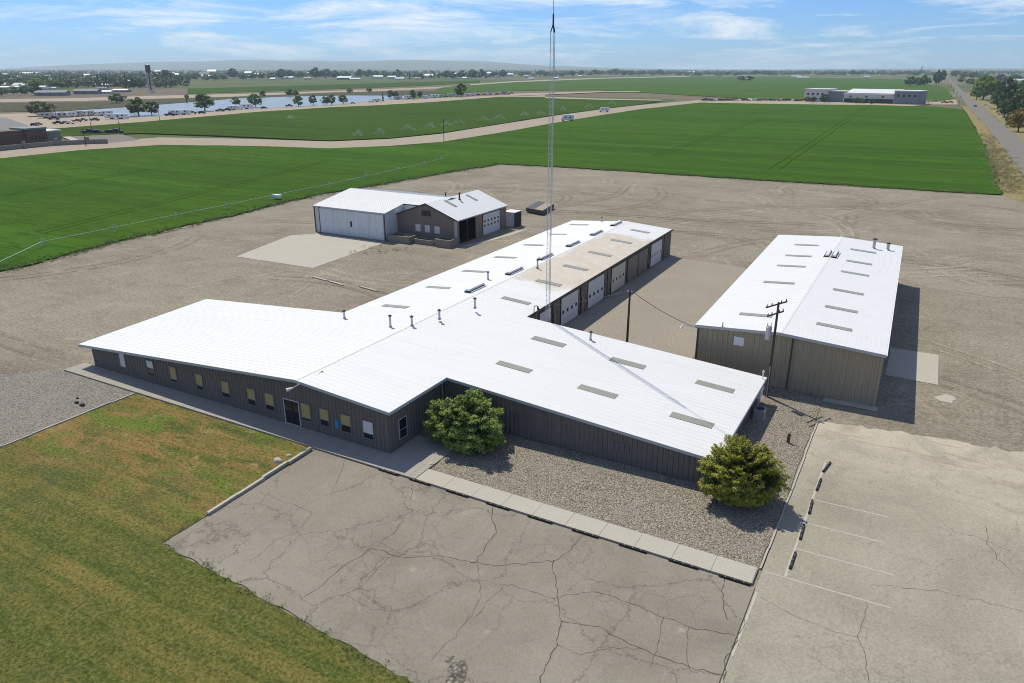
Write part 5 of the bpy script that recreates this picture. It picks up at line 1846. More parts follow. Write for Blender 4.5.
# water tower and town edge
TOWN = []
for x, y, h, w, k in ((2, 96, 8, 12, 'olive'), (14, 95, 8, 11, 'mid'), (25, 95, 8, 10, 'dark'), (36, 95.5, 9, 12, 'dark2'), (37, 88, 9, 14, 'bright'), (52, 88, 8, 14, 'mid'), (68, 88, 8, 15, 'mid'), (76, 87.5, 8, 15, 'olive'), (86, 86.5, 8, 12, 'mid'), (99.5, 88.5, 13, 4, 'poplar'), (105, 88.5, 12, 5, 'poplar'), (108, 89, 13, 5, 'poplar'), (127, 89, 15, 8, 'conifer'), (134, 89, 10, 10, 'dark'), (141, 89, 9, 9, 'dark2'), (155, 84, 11, 12, 'dark'), (165, 83, 12, 16, 'dark2'), (172, 87, 8, 12, 'olive'), (178, 84.5, 6, 8, 'dark'), (160, 88, 7, 10, 'olive'), (196, 80, 6, 10, 'dark'), (183, 82, 6, 8, 'mid'), (206, 81, 6, 9, 'mid'), (215, 80.5, 6, 9, 'dark'), (224, 80.5, 5.5, 8, 'mid2'), (233, 78.5, 9, 10, 'dark'), (243, 80, 6, 9, 'mid'), (252, 79.5, 6, 10, 'dark2'), (262, 79, 6, 8, 'dark'), (272, 79, 6, 9, 'mid'), (282, 79, 9, 11, 'dark'), (290, 78.5, 8, 10, 'dark2'), (300, 78.5, 7, 9, 'mid2'), (316, 78.5, 10, 12, 'dark'), (326, 78.5, 9, 11, 'dark2'), (336, 78, 7, 9, 'dark'), (346, 77.5, 6, 8, 'mid'), (360, 77, 7, 9, 'dark'), (368, 77, 7, 9, 'dark2'), (376, 77.5, 6, 8, 'dark'), (384, 77, 6, 7, 'mid'), (398, 77, 7, 8, 'dark'), (410, 79.5, 8, 5, 'conifer'), (421, 79.5, 5, 8, 'dark'), (432, 76, 5, 7, 'mid'), (446, 79, 8, 9, 'dark2'), (453, 79, 7, 8, 'dark'), (462, 78, 7, 9, 'dark'), (472, 79, 9, 12, 'mid2'), (482, 78, 8, 9, 'dark'), (494, 78, 6, 8, 'dark2'), (503, 77.5, 7, 8, 'dark')):
    TOWN.append((k, x, y, h, w))
for i, (k, x, y, h, w) in enumerate(TOWN):
    where = 'before the water tower' if x < 145 else ('past the water tower' if x < 185 else ('behind the pond' if x < 420 else 'beyond the pond end'))
    tree(k, x, y, h, f'{TONE[k]} town tree {where}, {ORD[i % 20]} of {["first", "second", "third", "fourth"][i // 20]} row', 'trees along the edge of the far town', 1, w)
# band beyond the middle field
i = 0
for x in np.linspace(512, 935, 62):
    h = rng.uniform(3.2, 6.0) if x < 660 else rng.uniform(1.8, 4.2)
    y = 76.2 - (0.8 if x > 600 else 0) + rng.uniform(-0.9, 0.6)
    if 690 < x < 740:
        h *= 0.8
    k = rng.choice(['dark', 'dark2', 'mid', 'dark', 'mid2'])
    tree(k, x + rng.uniform(-2, 2), y, h, f'{TONE[k]} far tree behind wide field, {ORD[i % 20]} of {["first", "second", "third", "fourth"][i // 20]} clump', 'far trees behind the wide green field', 1, rng.uniform(6, 10))
    i += 1
for x, y, h, w, k, lab in ((741, 80.5, 4, 8, 'dark', 'dark tree at one end of the lone farmstead in the wide field'), (750, 80.5, 4.5, 7, 'dark2', 'dark tree at other end of the lone farmstead in the wide field'), (735, 76, 3, 5, 'dark', 'small dark tree alone behind the lone farmstead')):
    tree(k, x, y, h, lab, None, 1, w)
# beside the road
for i, (x, y, h, w, k) in enumerate([(910, 86, 9, 12, 'mid'), (917, 86, 8, 9, 'olive'), (923, 86, 10, 6, 'dark'), (927, 85, 7, 7, 'dark2'), (936, 85.5, 14, 7, 'dark'), (941, 83, 12, 7, 'dark2'), (921, 74, 7, 3, 'poplar')]):
    tree(k, x, y, h, f'{TONE[k]} tree in roadside grove, {ORD[i]} from the white warehouse', 'trees in the grove by the warehouse', 1, w)
ROADT = [(955, 77, 6, 9, 'dark'), (964, 78, 6, 10, 'mid'), (973, 79, 6.5, 10, 'dark2'), (983, 80, 6, 10, 'mid2'), (961, 83, 6, 7, 'mid'), (970, 85, 6, 9, 'olive'), (978, 87, 7, 10, 'mid'), (1000, 82, 7, 12, 'dark'), (1015, 82, 7, 12, 'dark2'), (988, 86, 8, 10, 'dark2'),
         (983, 99.5, 22, 22, 'bright'), (976, 100, 13, 12, 'mid'), (996, 99, 18, 15, 'mid2'), (1004, 104, 24, 17, 'dark'), (997, 109, 18, 14, 'dark2'), (1007, 113, 27, 17, 'dark'), (1016, 110, 27, 17, 'mid'), (1004, 118, 18, 14, 'dark2'), (1013, 122, 25, 19, 'dark'), (1024, 118, 32, 22, 'mid2'), (1018, 132, 22, 22, 'yellow'), (1030, 128, 36, 26, 'dark2'), (1010, 127, 12, 12, 'olive')]
for i, (x, y, h, w, k) in enumerate(ROADT):
    lab = f'{TONE[k]} tree beyond paved road, {ORD[i % 20]} in ' + ('far' if i < 10 else 'close') + ' row'
    if i == 20:
        lab = 'yellow leaved tree beside the paved road among dark green trees'
    elif i == 10:
        lab = 'big bright green round tree where the row beyond the paved road starts'
    elif i > 20:
        lab = f'{TONE[k]} tree beyond the paved road, ' + ('low one' if i == 22 else 'tall one') + ' beside the yellow leaved tree'
    tree(k, x, y, h, lab, 'trees beyond the paved road', 1, w)
# small trees by the warehouse
for i, (x, y, h, w, k) in enumerate([(807, 102, 5, 6, 'dark'), (812, 103, 6, 8, 'dark2'), (824, 103, 8, 9, 'dark'), (830, 101, 9, 6, 'mid'), (838, 101, 8, 9, 'bright'), (856, 104, 6, 7, 'dark'), (861, 103.4, 5, 6, 'mid'), (871, 105, 6, 6, 'dark2'), (891, 103, 7, 6, 'yellow'), (921, 102, 5, 6, 'dark')]):
    tree(k, x, y, h, f'small {TONE[k]} tree before white warehouse, {ORD[i]} from scrap yard', 'small trees before the white warehouse', 1, w)

# woods too far off to count, on the way to the hills
def far_woods():
    g = np.random.default_rng(5)
    V = []
    for i in range(4200):
        px_ = g.uniform(-30, 1060)
        py_ = 69.8 + 10.5 * g.uniform(0, 1) ** 1.7
        if px_ > 505 and py_ > 75.0:
            py_ = g.uniform(69.8, 74.5)
        if (px_ > 180 and py_ > 78.3) or (150 < px_ < 215 and py_ > 81.5):
            continue
        if i % 9 == 0:
            px_, py_ = g.uniform(-30, 190), g.uniform(77, 87.5)
        if 935 < px_ < 950:
            continue
        x, y = at(px_, py_)
        if math.hypot(x, y) > 13500:
            continue
        h = g.uniform(8, 17)
        w = g.uniform(8, 26)
        k = 26
        d = g.normal(size=(k, 3))
        d /= np.linalg.norm(d, axis=1)[:, None]
        Pp = np.array([x, y, h * 0.5]) + d * np.array([w * 0.5, w * 0.5, h * 0.5]) * g.uniform(0.5, 1, k)[:, None]
        Pp[:, 2] = np.maximum(Pp[:, 2], 0.5)
        V.append(leaf_quads(Pp, 4.6, 0.8, d, 1.0))
    return np.concatenate(V)


tag(quads_mesh('far_woods', far_woods(), M['leaf_woods']), kind='stuff')

# ------------------------------------------------------------------ grass and weeds along edges
def tufts(name, lines, n, mat, size, hgt, spread):
    V = []
    for a, b in lines:
        L = math.hypot(b[0] - a[0], b[1] - a[1])
        for _ in range(int(n * L)):
            t = rng.random()
            x = a[0] + (b[0] - a[0]) * t + rng.gauss(0, spread)
            y = a[1] + (b[1] - a[1]) * t + rng.gauss(0, spread)
            k = 10
            Pp = np.array([x, y, 0.02]) + nrng.normal(size=(k, 3)) * np.array([size, size, 0]) + np.array([0, 0, 1]) * nrng.uniform(0, hgt, k)[:, None]
            V.append(leaf_quads(Pp, size * 0.8, 0.5))
    return tag(quads_mesh(name, np.concatenate(V), mat), kind='stuff')


ne = list(zip(near_edge[:-1], near_edge[1:]))
tufts('edge_grass', ne, 4.0, M['weed'], 0.34, 0.5, 0.85)
tufts('dry_edge_grass', ne, 0.9, M['straw'], 0.30, 0.35, 0.9)
vl = apx((985, 195), (974, 135), (965, 112))
tufts('verge_grass', [(at(1004, 193), at(988, 150)), (at(1014, 194), at(992, 148)), (at(1022, 190), at(985, 134))], 1.6, M['straw'], 0.45, 0.6, 1.6)
tufts('lot_weeds', [((-40.9, 25.3), (-36, 24.9)), ((-36, 24.9), (-19, 23.6)), ((-41.2, 25.5), (-41.2, 29))], 3.0, M['weed'], 0.12, 0.16, 0.18)
tufts('yard_weeds', [(at(372, 249), at(400, 252)), (at(385, 254), at(410, 250)), (at(350, 254), at(380, 246))], 1.0, M['straw'], 0.28, 0.4, 1.1)
tufts('bed_weeds', [(at(508, 462), at(520, 470)), (at(585, 488), at(600, 496))], 3.0, M['weed'], 0.10, 0.14, 0.4)

# ------------------------------------------------------------------ irrigation line across the crop
iw_px = [(0, 262.5), (42, 242.5), (115, 228), (176, 215.5), (226, 205.5), (272, 196), (330, 184.5), (366, 176.5), (398, 169.5), (424, 163.5), (442, 158.8)]
iw = [at(*p, 1.0) for p in iw_px]
iw = [(-190, iw[0][1] - (iw[1][1] - iw[0][1]) * (190 + iw[0][0]) / (iw[1][0] - iw[0][0]) * 1.0)] + iw if False else iw
irr = thing('irrigation_line', 'long thin white wheeled irrigation pipe crossing the green crop', 'irrigation line', (*iw[4], 0.4))
m = MB()
for a, b in zip(iw[:-1], iw[1:]):
    m.tube((*a, 1.15), (*b, 1.15), 0.06, 0.06, 6)
m.build('pipe', M['galv'], irr)
for i, (a, b) in enumerate(zip(iw[:-1], iw[1:])):
    d = (b[0] - a[0], b[1] - a[1], 0)
    m = MB()
    m.ring((*b, 1.0), 0.66, 0.035, d, 18, 5)
    n_ = Vector(d).normalized()
    s_ = n_.cross(Vector((0, 0, 1)))
    for q in range(4):
        aa = q * math.pi / 4
        v_ = s_ * math.cos(aa) * 0.78 + Vector((0, 0, 1)) * math.sin(aa) * 0.78
        m.tube((b[0] - v_.x, b[1] - v_.y, 1.15 - v_.z), (b[0] + v_.x, b[1] + v_.y, 1.15 + v_.z), 0.02, 0.02, 4)
    m.build('wheel', M['galv'], irr)
mv = at(277, 196.5, 0.9)
MB().box(mv[0] - 1.0, mv[0] + 1.0, mv[1] - 0.6, mv[1] + 0.6, 0.75, 1.35).build('drive_unit', M['white_metal'], irr)


def sprinkler(px_, py_, hpx, wpx, lean_, label):
    x, y = at(px_, py_, 0.4)
    s = px_size(x, y)
    t_ = thing('sprinkler', label, 'sprinkler', (x, y, 0.4), 'field sprinklers beyond the dirt road')
    MB().tube((x, y, 0.3), (x, y, 1.3), 0.03, 0.03, 6).build('riser', M['galv'], t_)
    V = []
    k = 380
    u = nrng.uniform(-1, 1, k)
    spread = wpx * s / 2
    top = hpx * s * (1 - np.abs(u) ** 1.2)
    Pp = np.stack([x + spread * (u + lean_ * (1 - np.abs(u))) * _rt[0] + nrng.normal(size=k) * 0.3, y + spread * (u + lean_ * (1 - np.abs(u))) * _rt[1] + nrng.normal(size=k) * 0.9, 0.4 + top * nrng.uniform(0, 1, k) ** 0.45], axis=1)
    V.append(leaf_quads(Pp - np.array([x, y, 0.4]), 0.12, 0.7))
    o = quads_mesh('spray', np.concatenate(V), M['spray'], t_)
    o['kind'] = 'stuff'
    return t_


for i, (x, y, h, w, l_) in enumerate([(357, 135.5, 6, 9, 0.3), (379, 133.5, 6, 9, 0.4), (408, 130.5, 6.5, 15, 0), (429, 127.5, 6, 10, 0.5), (446, 125.5, 5.5, 8, 0), (458, 124, 5, 13, 0.4), (484, 120.5, 5, 11, 0), (499, 119.2, 5, 12, 0), (524, 115.5, 5, 7, 0.3), (541, 114, 4.5, 9, 0), (563, 110.5, 4.5, 6, 0), (589, 107.5, 4, 8, 0), (290, 118, 2.5, 4, 0), (612, 104.5, 3.5, 8, 0)]):
    sprinkler(x, y, h, w, l_, f'white field sprinkler spray by dirt road, {ORD[i]} counted towards the vans')

# ------------------------------------------------------------------ vehicles
def veh_proto(name, kind, mat):
    """a vehicle about 1 unit = 1 m, long axis x, standing at its origin"""
    t_ = thing(name, name, name.replace('_', ' '), (0, 0, 0))
    def wheels(xs, r_, y):
        for x in xs:
            for s in (-1, 1):
                MB().tube((x, s * y - 0.1 * s, r_), (x, s * y + 0.12 * s, r_), r_, r_, 12).build('wheel', M['black'], t_)
    if kind == 'van':
        pro = [(-3.4, 0.5), (3.0, 0.5), (3.5, 0.7), (3.5, 1.35), (3.0, 1.6), (2.45, 2.5), (2.3, 2.55), (2.2, 3.15), (-3.4, 3.15)]
        W = 1.15
    elif kind == 'camper':
        pro = [(-3.9, 0.55), (3.5, 0.55), (3.9, 1.2), (3.75, 2.7), (3.4, 2.95), (-3.7, 2.95), (-3.9, 2.7)]
        W = 1.2
    elif kind == 'car':
        pro = [(-2.2, 0.35), (2.2, 0.35), (2.25, 0.75), (1.3, 0.95), (0.7, 1.45), (-1.2, 1.5), (-1.9, 1.0), (-2.25, 0.9)]
        W = 0.9
    else:   # pickup
        pro = [(-2.7, 0.5), (2.7, 0.5), (2.75, 1.0), (1.6, 1.15), (1.0, 1.75), (-0.5, 1.8), (-0.75, 1.15), (-2.7, 1.15)]
        W = 0.98
    m = MB()
    n = len(m.v)
    k = len(pro)
    for s in (-W, W):
        ins = 0.0
        m.v += [(a, s * (0.93 if b > 1.3 and kind in ('car', 'pickup') else 1), b) for a, b in pro]
    m.f += [tuple(range(n, n + k)), tuple(range(n + 2 * k - 1, n + k - 1, -1))] + [(n + i, n + k + i, n + k + (i + 1) % k, n + (i + 1) % k) for i in range(k)]
    m.mi += [0] * (k + 2)
    m.build('body', mat, t_)
    if kind in ('van', 'camper'):
        for s in (-1, 1):
            MB().box(-1.9, -0.9, s * W - 0.02, s * W + 0.02, 1.7, 2.35).build('window', M['glass'], t_)
            MB().box(0.6, 1.6, s * W - 0.02, s * W + 0.02, 1.7, 2.35).build('window', M['glass'], t_)
        MB().box(-3.94 if kind == 'camper' else -3.43, -3.88 if kind == 'camper' else -3.39, -0.6, 0.6, 1.6, 2.4).build('window', M['glass'], t_)
        if kind == 'van':
            m = MB()
            m.quad((3.03, -1.0, 1.62), (3.03, 1.0, 1.62), (2.50, 0.95, 2.48), (2.50, -0.95, 2.48))
            m.build('windscreen', M['glass'], t_)
        wheels((-2.1, 2.4) if kind == 'van' else (-0.6, 0.5), 0.42, W)
    else:
        for s in (-1, 1):
            MB().box(-1.0 if kind == 'car' else -0.4, 0.6 if kind == 'car' else 0.85, s * W * 0.955 - 0.02, s * W * 0.955 + 0.02, 1.02 if kind == 'car' else 1.25, 1.36 if kind == 'car' else 1.66).build('window', M['glass'], t_)
        wheels((-1.4, 1.4) if kind == 'car' else (-1.7, 1.8), 0.36, W * 0.95)
    return t_


VP = {'van': veh_proto('van', 'van', M['white_metal']), 'camper': veh_proto('camper', 'camper', M['white_metal']), 'camper_tan': veh_proto('camper', 'camper', M['tan_metal']), 'car_dark': veh_proto('parked_car', 'car', M['dark_metal']), 'car_grey': veh_proto('parked_car', 'car', M['grey_metal']), 'car_white': veh_proto('parked_car', 'car', M['white_metal']), 'pickup': veh_proto('pickup_truck', 'pickup', M['grey_metal']), 'pickup_red': veh_proto('pickup_truck', 'pickup', M['red_metal']), 'pickup_dark': veh_proto('pickup_truck', 'pickup', M['dark_metal'])}
VL = {'van': 'white boxy van', 'camper': 'white camper', 'camper_tan': 'tan camper', 'car_dark': 'dark parked car', 'car_grey': 'grey parked car', 'car_white': 'white parked car', 'pickup': 'grey pickup truck', 'pickup_red': 'rust red pickup truck', 'pickup_dark': 'dark pickup truck'}
used_v = set()


def vehicle(k, px_, py_, rot, label, group=None, s=1.0):
    o = VP[k] if k not in used_v else copy_tree(VP[k])
    used_v.add(k)
    x, y = at(px_, py_, 0.06)
    o.location = (x, y, 0.06)
    o.rotation_euler = (0, 0, rot)
    o.scale = (s, s, s)
    tag(o, label, None, group)
    return o


vehicle('van', 567.5, 121, R(205), 'white boxy van on the dirt road, the larger of two', None, 1.12)
vehicle('van', 604, 112, R(212), 'white boxy van on the dirt road, the smaller one further along', None, 1.05)
rv_row = []
px_ = 52
i = 0
for px_, py_, k, rot in ([(46, 118.2, 'camper_tan', 20), (54, 119.6, 'pickup_dark', 10), (60, 117.4, 'camper', 60), (66, 117.2, 'camper_tan', 60), (71, 117, 'camper', 70), (76, 116.6, 'camper_tan', 60), (82, 116.2, 'camper', 60), (88, 115.8, 'camper', 65), (93, 115.6, 'camper_tan', 60), (101, 115.8, 'camper', 60), (107, 115.4, 'camper', 60),
                         (112.5, 119, 'camper', 15), (121, 119, 'camper', 15), (125, 118.4, 'car_grey', 15), (170, 115.8, 'pickup_dark', 10), (176, 115, 'camper', 12), (184, 114.6, 'camper', 10), (192, 114, 'pickup', 14), (202, 113.6, 'car_dark', 14), (220, 111.4, 'pickup_dark', 10), (227, 110.8, 'pickup_dark', 12), (234, 110, 'camper', 14), (240, 109.4, 'car_white', 14), (247, 109, 'camper', 14), (264, 108.6, 'car_dark', 14), (289, 106.6, 'pickup_red', 14), (353, 103.8, 'car_grey', 14),
                         (371, 102.4, 'car_white', 14), (377, 102, 'camper', 14), (398, 99.6, 'camper_tan', 14), (405, 99.6, 'car_white', 14), (409, 99.2, 'camper', 14), (425, 98.4, 'camper', 14), (430, 98, 'car_white', 14), (435, 97.8, 'camper', 14), (440, 97.4, 'camper_tan', 14), (446, 97, 'car_dark', 14), (451, 96.6, 'camper', 14), (456, 96.2, 'car_white', 14), (468, 96.2, 'camper', 14), (473, 95.8, 'camper', 14), (478, 95.4, 'car_dark', 14), (484, 95, 'pickup_red', 14), (490, 94.6, 'camper', 14), (497, 94.6, 'car_dark', 14), (504, 94.2, 'camper_tan', 14), (511, 94, 'pickup_red', 14)]):
    vehicle(k, px_, py_, YAW + R(rot), f'{VL[k]} on sandy pond strip, {ORD[i % 20]} of ' + ['stretch by brick building', 'middle stretch', 'far stretch'][i // 20], 'vehicles along the sandy strip', rng.uniform(0.95, 1.25))
    i += 1
for i, (px_, py_, k) in enumerate([(35, 125.8, 'car_dark'), (38.5, 125, 'car_grey'), (58, 124, 'pickup_dark'), (66, 123.6, 'car_grey'), (70.5, 123.8, 'car_white'), (77, 122, 'pickup_red'), (83, 121, 'pickup'), (95, 120.6, 'pickup_dark')]):
    vehicle(k, px_, py_, YAW + R(rng.uniform(-10, 30)), f'{VL[k]} on sandy ground behind brick building, {ORD[i]} from it', 'vehicles behind the brick building')
for i, (px_, py_, k) in enumerate([(89.5, 133.6, 'pickup_dark'), (97.5, 133.4, 'car_dark'), (111.5, 133.4, 'car_dark'), (116, 133.2, 'pickup_dark')]):
    vehicle(k, px_, py_, YAW + R(5), f'{VL[k]} in paved lot, {ORD[i]} from the brick building', 'cars in the paved lot by the brick building', 1.25)
# scrap yard beside the warehouse
i = 0
for px_ in np.linspace(705, 803, 30):
    k = rng.choice(['pickup_red', 'pickup_red', 'car_dark', 'car_white', 'pickup_dark', 'car_grey', 'pickup_red'])
    vehicle(k, px_, 101.2 - rng.uniform(0, 1.0) - (1.2 if 735 < px_ < 780 and i % 2 else 0), rng.uniform(0, 6.28), f'{VL[k]} in scrap yard by white warehouse, {ORD[i % 20]} of ' + ('first' if i < 20 else 'second') + ' line', 'old vehicles in the scrap yard', rng.uniform(0.9, 1.3))
    i += 1
for i, (px_, py_, k) in enumerate([(927, 102.6, 'car_white'), (934, 101.8, 'pickup'), (944, 103, 'pickup_red'), (950, 102.8, 'pickup_red'), (975, 106.8, 'car_dark'), (955.5, 92, 'car_white')]):
    vehicle(k, px_, py_, R(20 if i < 4 else 92), f'{VL[k]} near the paved road by the warehouse, {ORD[i]} from the warehouse', 'vehicles near the road by the warehouse')

# ------------------------------------------------------------------ far buildings
def house(name, label, px_, py_, wpx, hpx, wall, roof, group=None, depth=0.7, rot=None, wins=3, flat=False):
    x, y = at(px_, py_)
    s = px_size(x, y)
    w, h = wpx * s, hpx * s
    d = w * depth
    a = YAW * 0.0 if rot is None else rot
    t_ = thing(name, label, name.replace('_', ' '), (x, y, 0), group)
    t_.rotation_euler = (0, 0, a)
    hw = h * (0.62 if not flat else 0.94)
    def bl(m, nm, mat, par=t_):
        o = m.build(nm, mat)
        o.parent = par
        return o
    m = MB()
    m.box(-w / 2, w / 2, -d / 2, d / 2, -0.2, hw)
    wl = bl(m, 'wall', wall)
    m = MB()
    if flat:
        m.box(-w / 2 - 0.3, w / 2 + 0.3, -d / 2 - 0.3, d / 2 + 0.3, hw + 0.002, h)
    else:
        e = 0.5
        A = [(-w / 2 - e, -d / 2 - e, hw), (-w / 2 - e, d / 2 + e, hw), (-w / 2 - e, 0, h)]
        B = [(w / 2 + e, p[1], p[2]) for p in A]
        m.quad(*A[::-1])
        m.quad(*B)
        for i_, j_ in ((0, 1), (1, 2), (2, 0)):
            m.quad(A[i_], A[j_], B[j_], B[i_])
    bl(m, 'roof', roof)
    if wpx > 9:
        for q in range(wins):
            cx = -w / 2 + w * (q + 0.5) / wins
            ww = min(w / wins * 0.4, 1.6)
            m = MB()
            m.box(cx - ww / 2, cx + ww / 2, -d / 2 - 0.06, -d / 2 - 0.001, hw * 0.4, hw * 0.72)
            bl(m, 'window', M['glass'])
    return t_


far_names = 'white cream grey tan'.split()
i = 0
TB = [(6, 87, 8, 4, 'cream_wall', 'roof_plain'), (20, 87.5, 10, 4.5, 'slate_wall', 'roof_plain'), (2, 91, 6, 3, 'cream_wall', 'grey_roof'), (58, 82, 9, 2.4, 'cream_wall', 'roof_plain'), (45, 80, 11, 2, 'slate_wall', 'roof_plain'), (70, 79.5, 7, 2, 'cream_wall', 'roof_plain'), (28, 81, 7, 2.5, 'cream_wall', 'roof_plain'), (53, 95.5, 28, 5, 'slate_wall', 'grey_roof'), (88, 94, 22, 5, 'slate_wall', 'grey_roof'), (106, 93.5, 12, 3, 'cream_wall', 'roof_plain'), (122, 92, 15, 3, 'slate_wall', 'roof_plain'), (100, 86, 9, 2.4, 'cream_wall', 'roof_plain'), (112, 85.5, 8, 2, 'cream_wall', 'roof_plain'), (114, 78.5, 9, 2.2, 'cream_wall', 'roof_plain'), (118, 82, 6, 4, 'cream_wall', 'grey_roof'), (140, 85.5, 12, 3, 'slate_wall', 'roof_plain'), (161, 81, 7, 2.5, 'cream_wall', 'roof_plain'), (178, 78, 6, 2, 'cream_wall', 'roof_plain'), (248, 77, 6, 2, 'cream_wall', 'roof_plain'), (273, 79.8, 5, 2, 'cream_wall', 'roof_plain'), (308, 79.6, 7, 2.4, 'cream_wall', 'blind'), (345, 79.5, 14, 3, 'slate_wall', 'roof_plain'), (355, 80, 10, 2, 'cream_wall', 'roof_plain'), (300, 73.5, 9, 1.6, 'cream_wall', 'roof_plain'), (312, 73.8, 8, 1.8, 'cream_wall', 'roof_plain'), (378.5, 78.5, 9, 3, 'cream_wall', 'roof_plain'), (392, 78.5, 8, 2.6, 'cream_wall', 'roof_plain'), (400, 79.8, 9, 2.2, 'cream_wall', 'roof_plain'), (418, 79.8, 6, 2.6, 'cream_wall', 'red_metal'), (456, 79, 5, 2, 'cream_wall', 'roof_plain'), (465, 79, 5, 2, 'cream_wall', 'roof_plain'), (526, 77.5, 4, 2.6, 'cream_wall', 'roof_plain'), (580, 77, 4, 1.6, 'cream_wall', 'roof_plain'), (610, 74.8, 5, 2, 'cream_wall', 'roof_plain'), (531, 79.6, 5, 1.8, 'cream_wall', 'roof_plain'), (556, 79.2, 5, 2, 'cream_wall', 'roof_plain'), (690, 73.2, 9, 2, 'cream_wall', 'roof_plain'), (745, 80.4, 8, 2.2, 'cream_wall', 'roof_plain'), (796, 77.4, 9, 1.6, 'cream_wall', 'roof_plain'), (803, 78.4, 11, 1.6, 'cream_wall', 'roof_plain'), (866, 77.4, 7, 1.4, 'cream_wall', 'roof_plain'), (1000, 84, 8, 3.4, 'cream_wall', 'tan_metal'), (1018, 83, 9, 4, 'cream_wall', 'roof_plain'), (1010, 88, 7, 4, 'slate_wall', 'roof_plain')]
for j in range(80):
    a_ = rng.uniform(-8, 185) if j < 58 else rng.uniform(185, 515)
    b_ = rng.uniform(74.5, 90) if a_ < 150 else rng.uniform(73.5, 79)
    TB.append((a_, b_, rng.uniform(5, 12), rng.uniform(2.4, 4.2), 'cream_wall', rng.choice(['roof_plain', 'roof_plain', 'grey_roof', 'tan_metal'])))
seen = {}
for (px_, py_, w, h, wl, rf) in TB:
    loc_ = 'before the water tower' if px_ < 100 else 'around the water tower' if px_ < 190 else 'behind the pond' if px_ < 430 else 'behind the wide green field' if px_ < 900 else 'among trees beyond the paved road'
    q = seen.get(loc_, 0)
    seen[loc_] = q + 1
    ro = {'roof_plain': 'white', 'grey_roof': 'grey', 'blind': 'yellow', 'red_metal': 'red', 'tan_metal': 'tan'}[rf]
    house('house', f'{"long" if w > 11 else "small"} {ro} roofed building {loc_}, {ORD[q]} in its row', px_, py_, w, h, M[wl], M[rf], 'town buildings seen far off', 0.6, YAW + rng.uniform(-0.3, 0.3), 3)

# the white warehouse beyond the field
x0w, y0w = at(805, 102)
wa, wb = at(803.5, 101.4), at(917.5, 104.6)
wh = thing('warehouse', 'long white farm warehouse with a taller end block at each end beyond the crop', 'warehouse', (wa[0], wa[1], 0))
ang = math.atan2(wb[1] - wa[1], wb[0] - wa[0])
Lw = math.hypot(wb[0] - wa[0], wb[1] - wa[1])
wh.rotation_euler = (0, 0, ang)
sw_ = px_size(*wa)
def wpart(x0, x1, y0, y1, z0, z1, nm, mat, par=None):
    o = MB().box(x0, x1, y0, y1, z0, z1).build(nm, M[mat] if isinstance(mat, str) else mat)
    o.parent = par or wh
    return o
hb = 11.5 * sw_
wpart(0, Lw * 0.21, 0, 26, 0, hb, 'end_block', 'cream_wall')
wpart(-0.4, Lw * 0.21 + 0.4, -0.4, 26.4, hb, hb + 0.5, 'roof', 'roof_plain')
wpart(Lw * 0.21 + 0.01, Lw * 0.36, 5, 26, 0, hb * 0.86, 'link_block', 'slate_wall')
wpart(Lw * 0.21 + 0.42, Lw * 0.36, 4.6, 26.3, hb * 0.86, hb * 0.9, 'roof', 'roof_plain')
wpart(Lw * 0.36 + 0.01, Lw * 0.80, 2, 26, 0, hb * 0.78, 'main_hall', 'cream_wall')
m = MB()
m.quad((Lw * 0.355, 1.5, hb * 0.70), (Lw * 0.80, 1.5, hb * 0.70), (Lw * 0.80, 26, hb * 1.06), (Lw * 0.355, 26, hb * 1.06))
m.quad((Lw * 0.355, 1.5, hb * 0.66), (Lw * 0.80, 1.5, hb * 0.66), (Lw * 0.80, 1.5, hb * 0.70), (Lw * 0.355, 1.5, hb * 0.70))
o = m.build('roof', M['roof_plain'])
o.parent = wh
wpart(Lw * 0.37, Lw * 0.79, 1.2, 1.96, 0, hb * 0.34, 'dock', 'dark_metal')
wpart(Lw * 0.80 + 0.02, Lw, -1, 26, 0, hb * 0.97, 'end_block', 'slate_wall')
wpart(Lw * 0.80 - 0.3, Lw + 0.4, -1.4, 26.4, hb * 0.97 + 0.003, hb + 0.4, 'roof', 'roof_plain')
for b0, yf in ((0.0, 0), (0.80, -1)):
    for q in range(4):
        c_ = Lw * (b0 + 0.035 + 0.045 * q)
        wpart(c_ - 0.9, c_ + 0.9, yf - 0.1, yf - 0.002, hb * 0.55, hb * 0.72, 'window', 'glass')
for q in range(3):
    c_ = Lw * (0.42 + 0.14 * q)
    wpart(c_ - 0.9, c_ + 0.9, 1.9, 1.998, hb * 0.45, hb * 0.56, 'window', 'glass')

# brick building with a stone wall by the dirt road
ob = thing('brick_building', 'low brown brick building with grey hipped roof beside the dirt road', 'building', (*at(30, 140), 0))
a0 = at(62, 140.5)
ang2 = math.atan2(at(62, 140.5)[1] - at(0, 146)[1], at(62, 140.5)[0] - at(0, 146)[0])
ob.location = (a0[0], a0[1], 0)
ob.rotation_euler = (0, 0, ang2)
ob.scale = (1, 1, 1.45)
so_ = px_size(*a0)
def opart(x0, x1, y0, y1, z0, z1, nm, mat, mesh=None):
    o = (mesh or MB().box(x0, x1, y0, y1, z0, z1)).build(nm, M[mat])
    o.parent = ob
    return o
u = so_
opart(-17 * u, 0, 0, 8, 0, 8 * u * 0.8, 'wing', 'stone')
opart(-17.5 * u, 0.3, -0.4, 8.4, 8 * u * 0.8 + 0.002, 8 * u * 0.9, 'roof', 'blind_white')
opart(-38 * u, -17 * u - 0.02, -2, 12, 0, 11 * u * 0.8, 'wing', 'brick')
opart(-38.5 * u, -17.0 * u + 0.2, -2.4, 12.4, 11 * u * 0.8 + 0.002, 12 * u * 0.82, 'roof', 'slate_wall')
opart(-80 * u, -38 * u - 0.02, -1, 16, 0, 11 * u * 0.8, 'wing', 'brick')
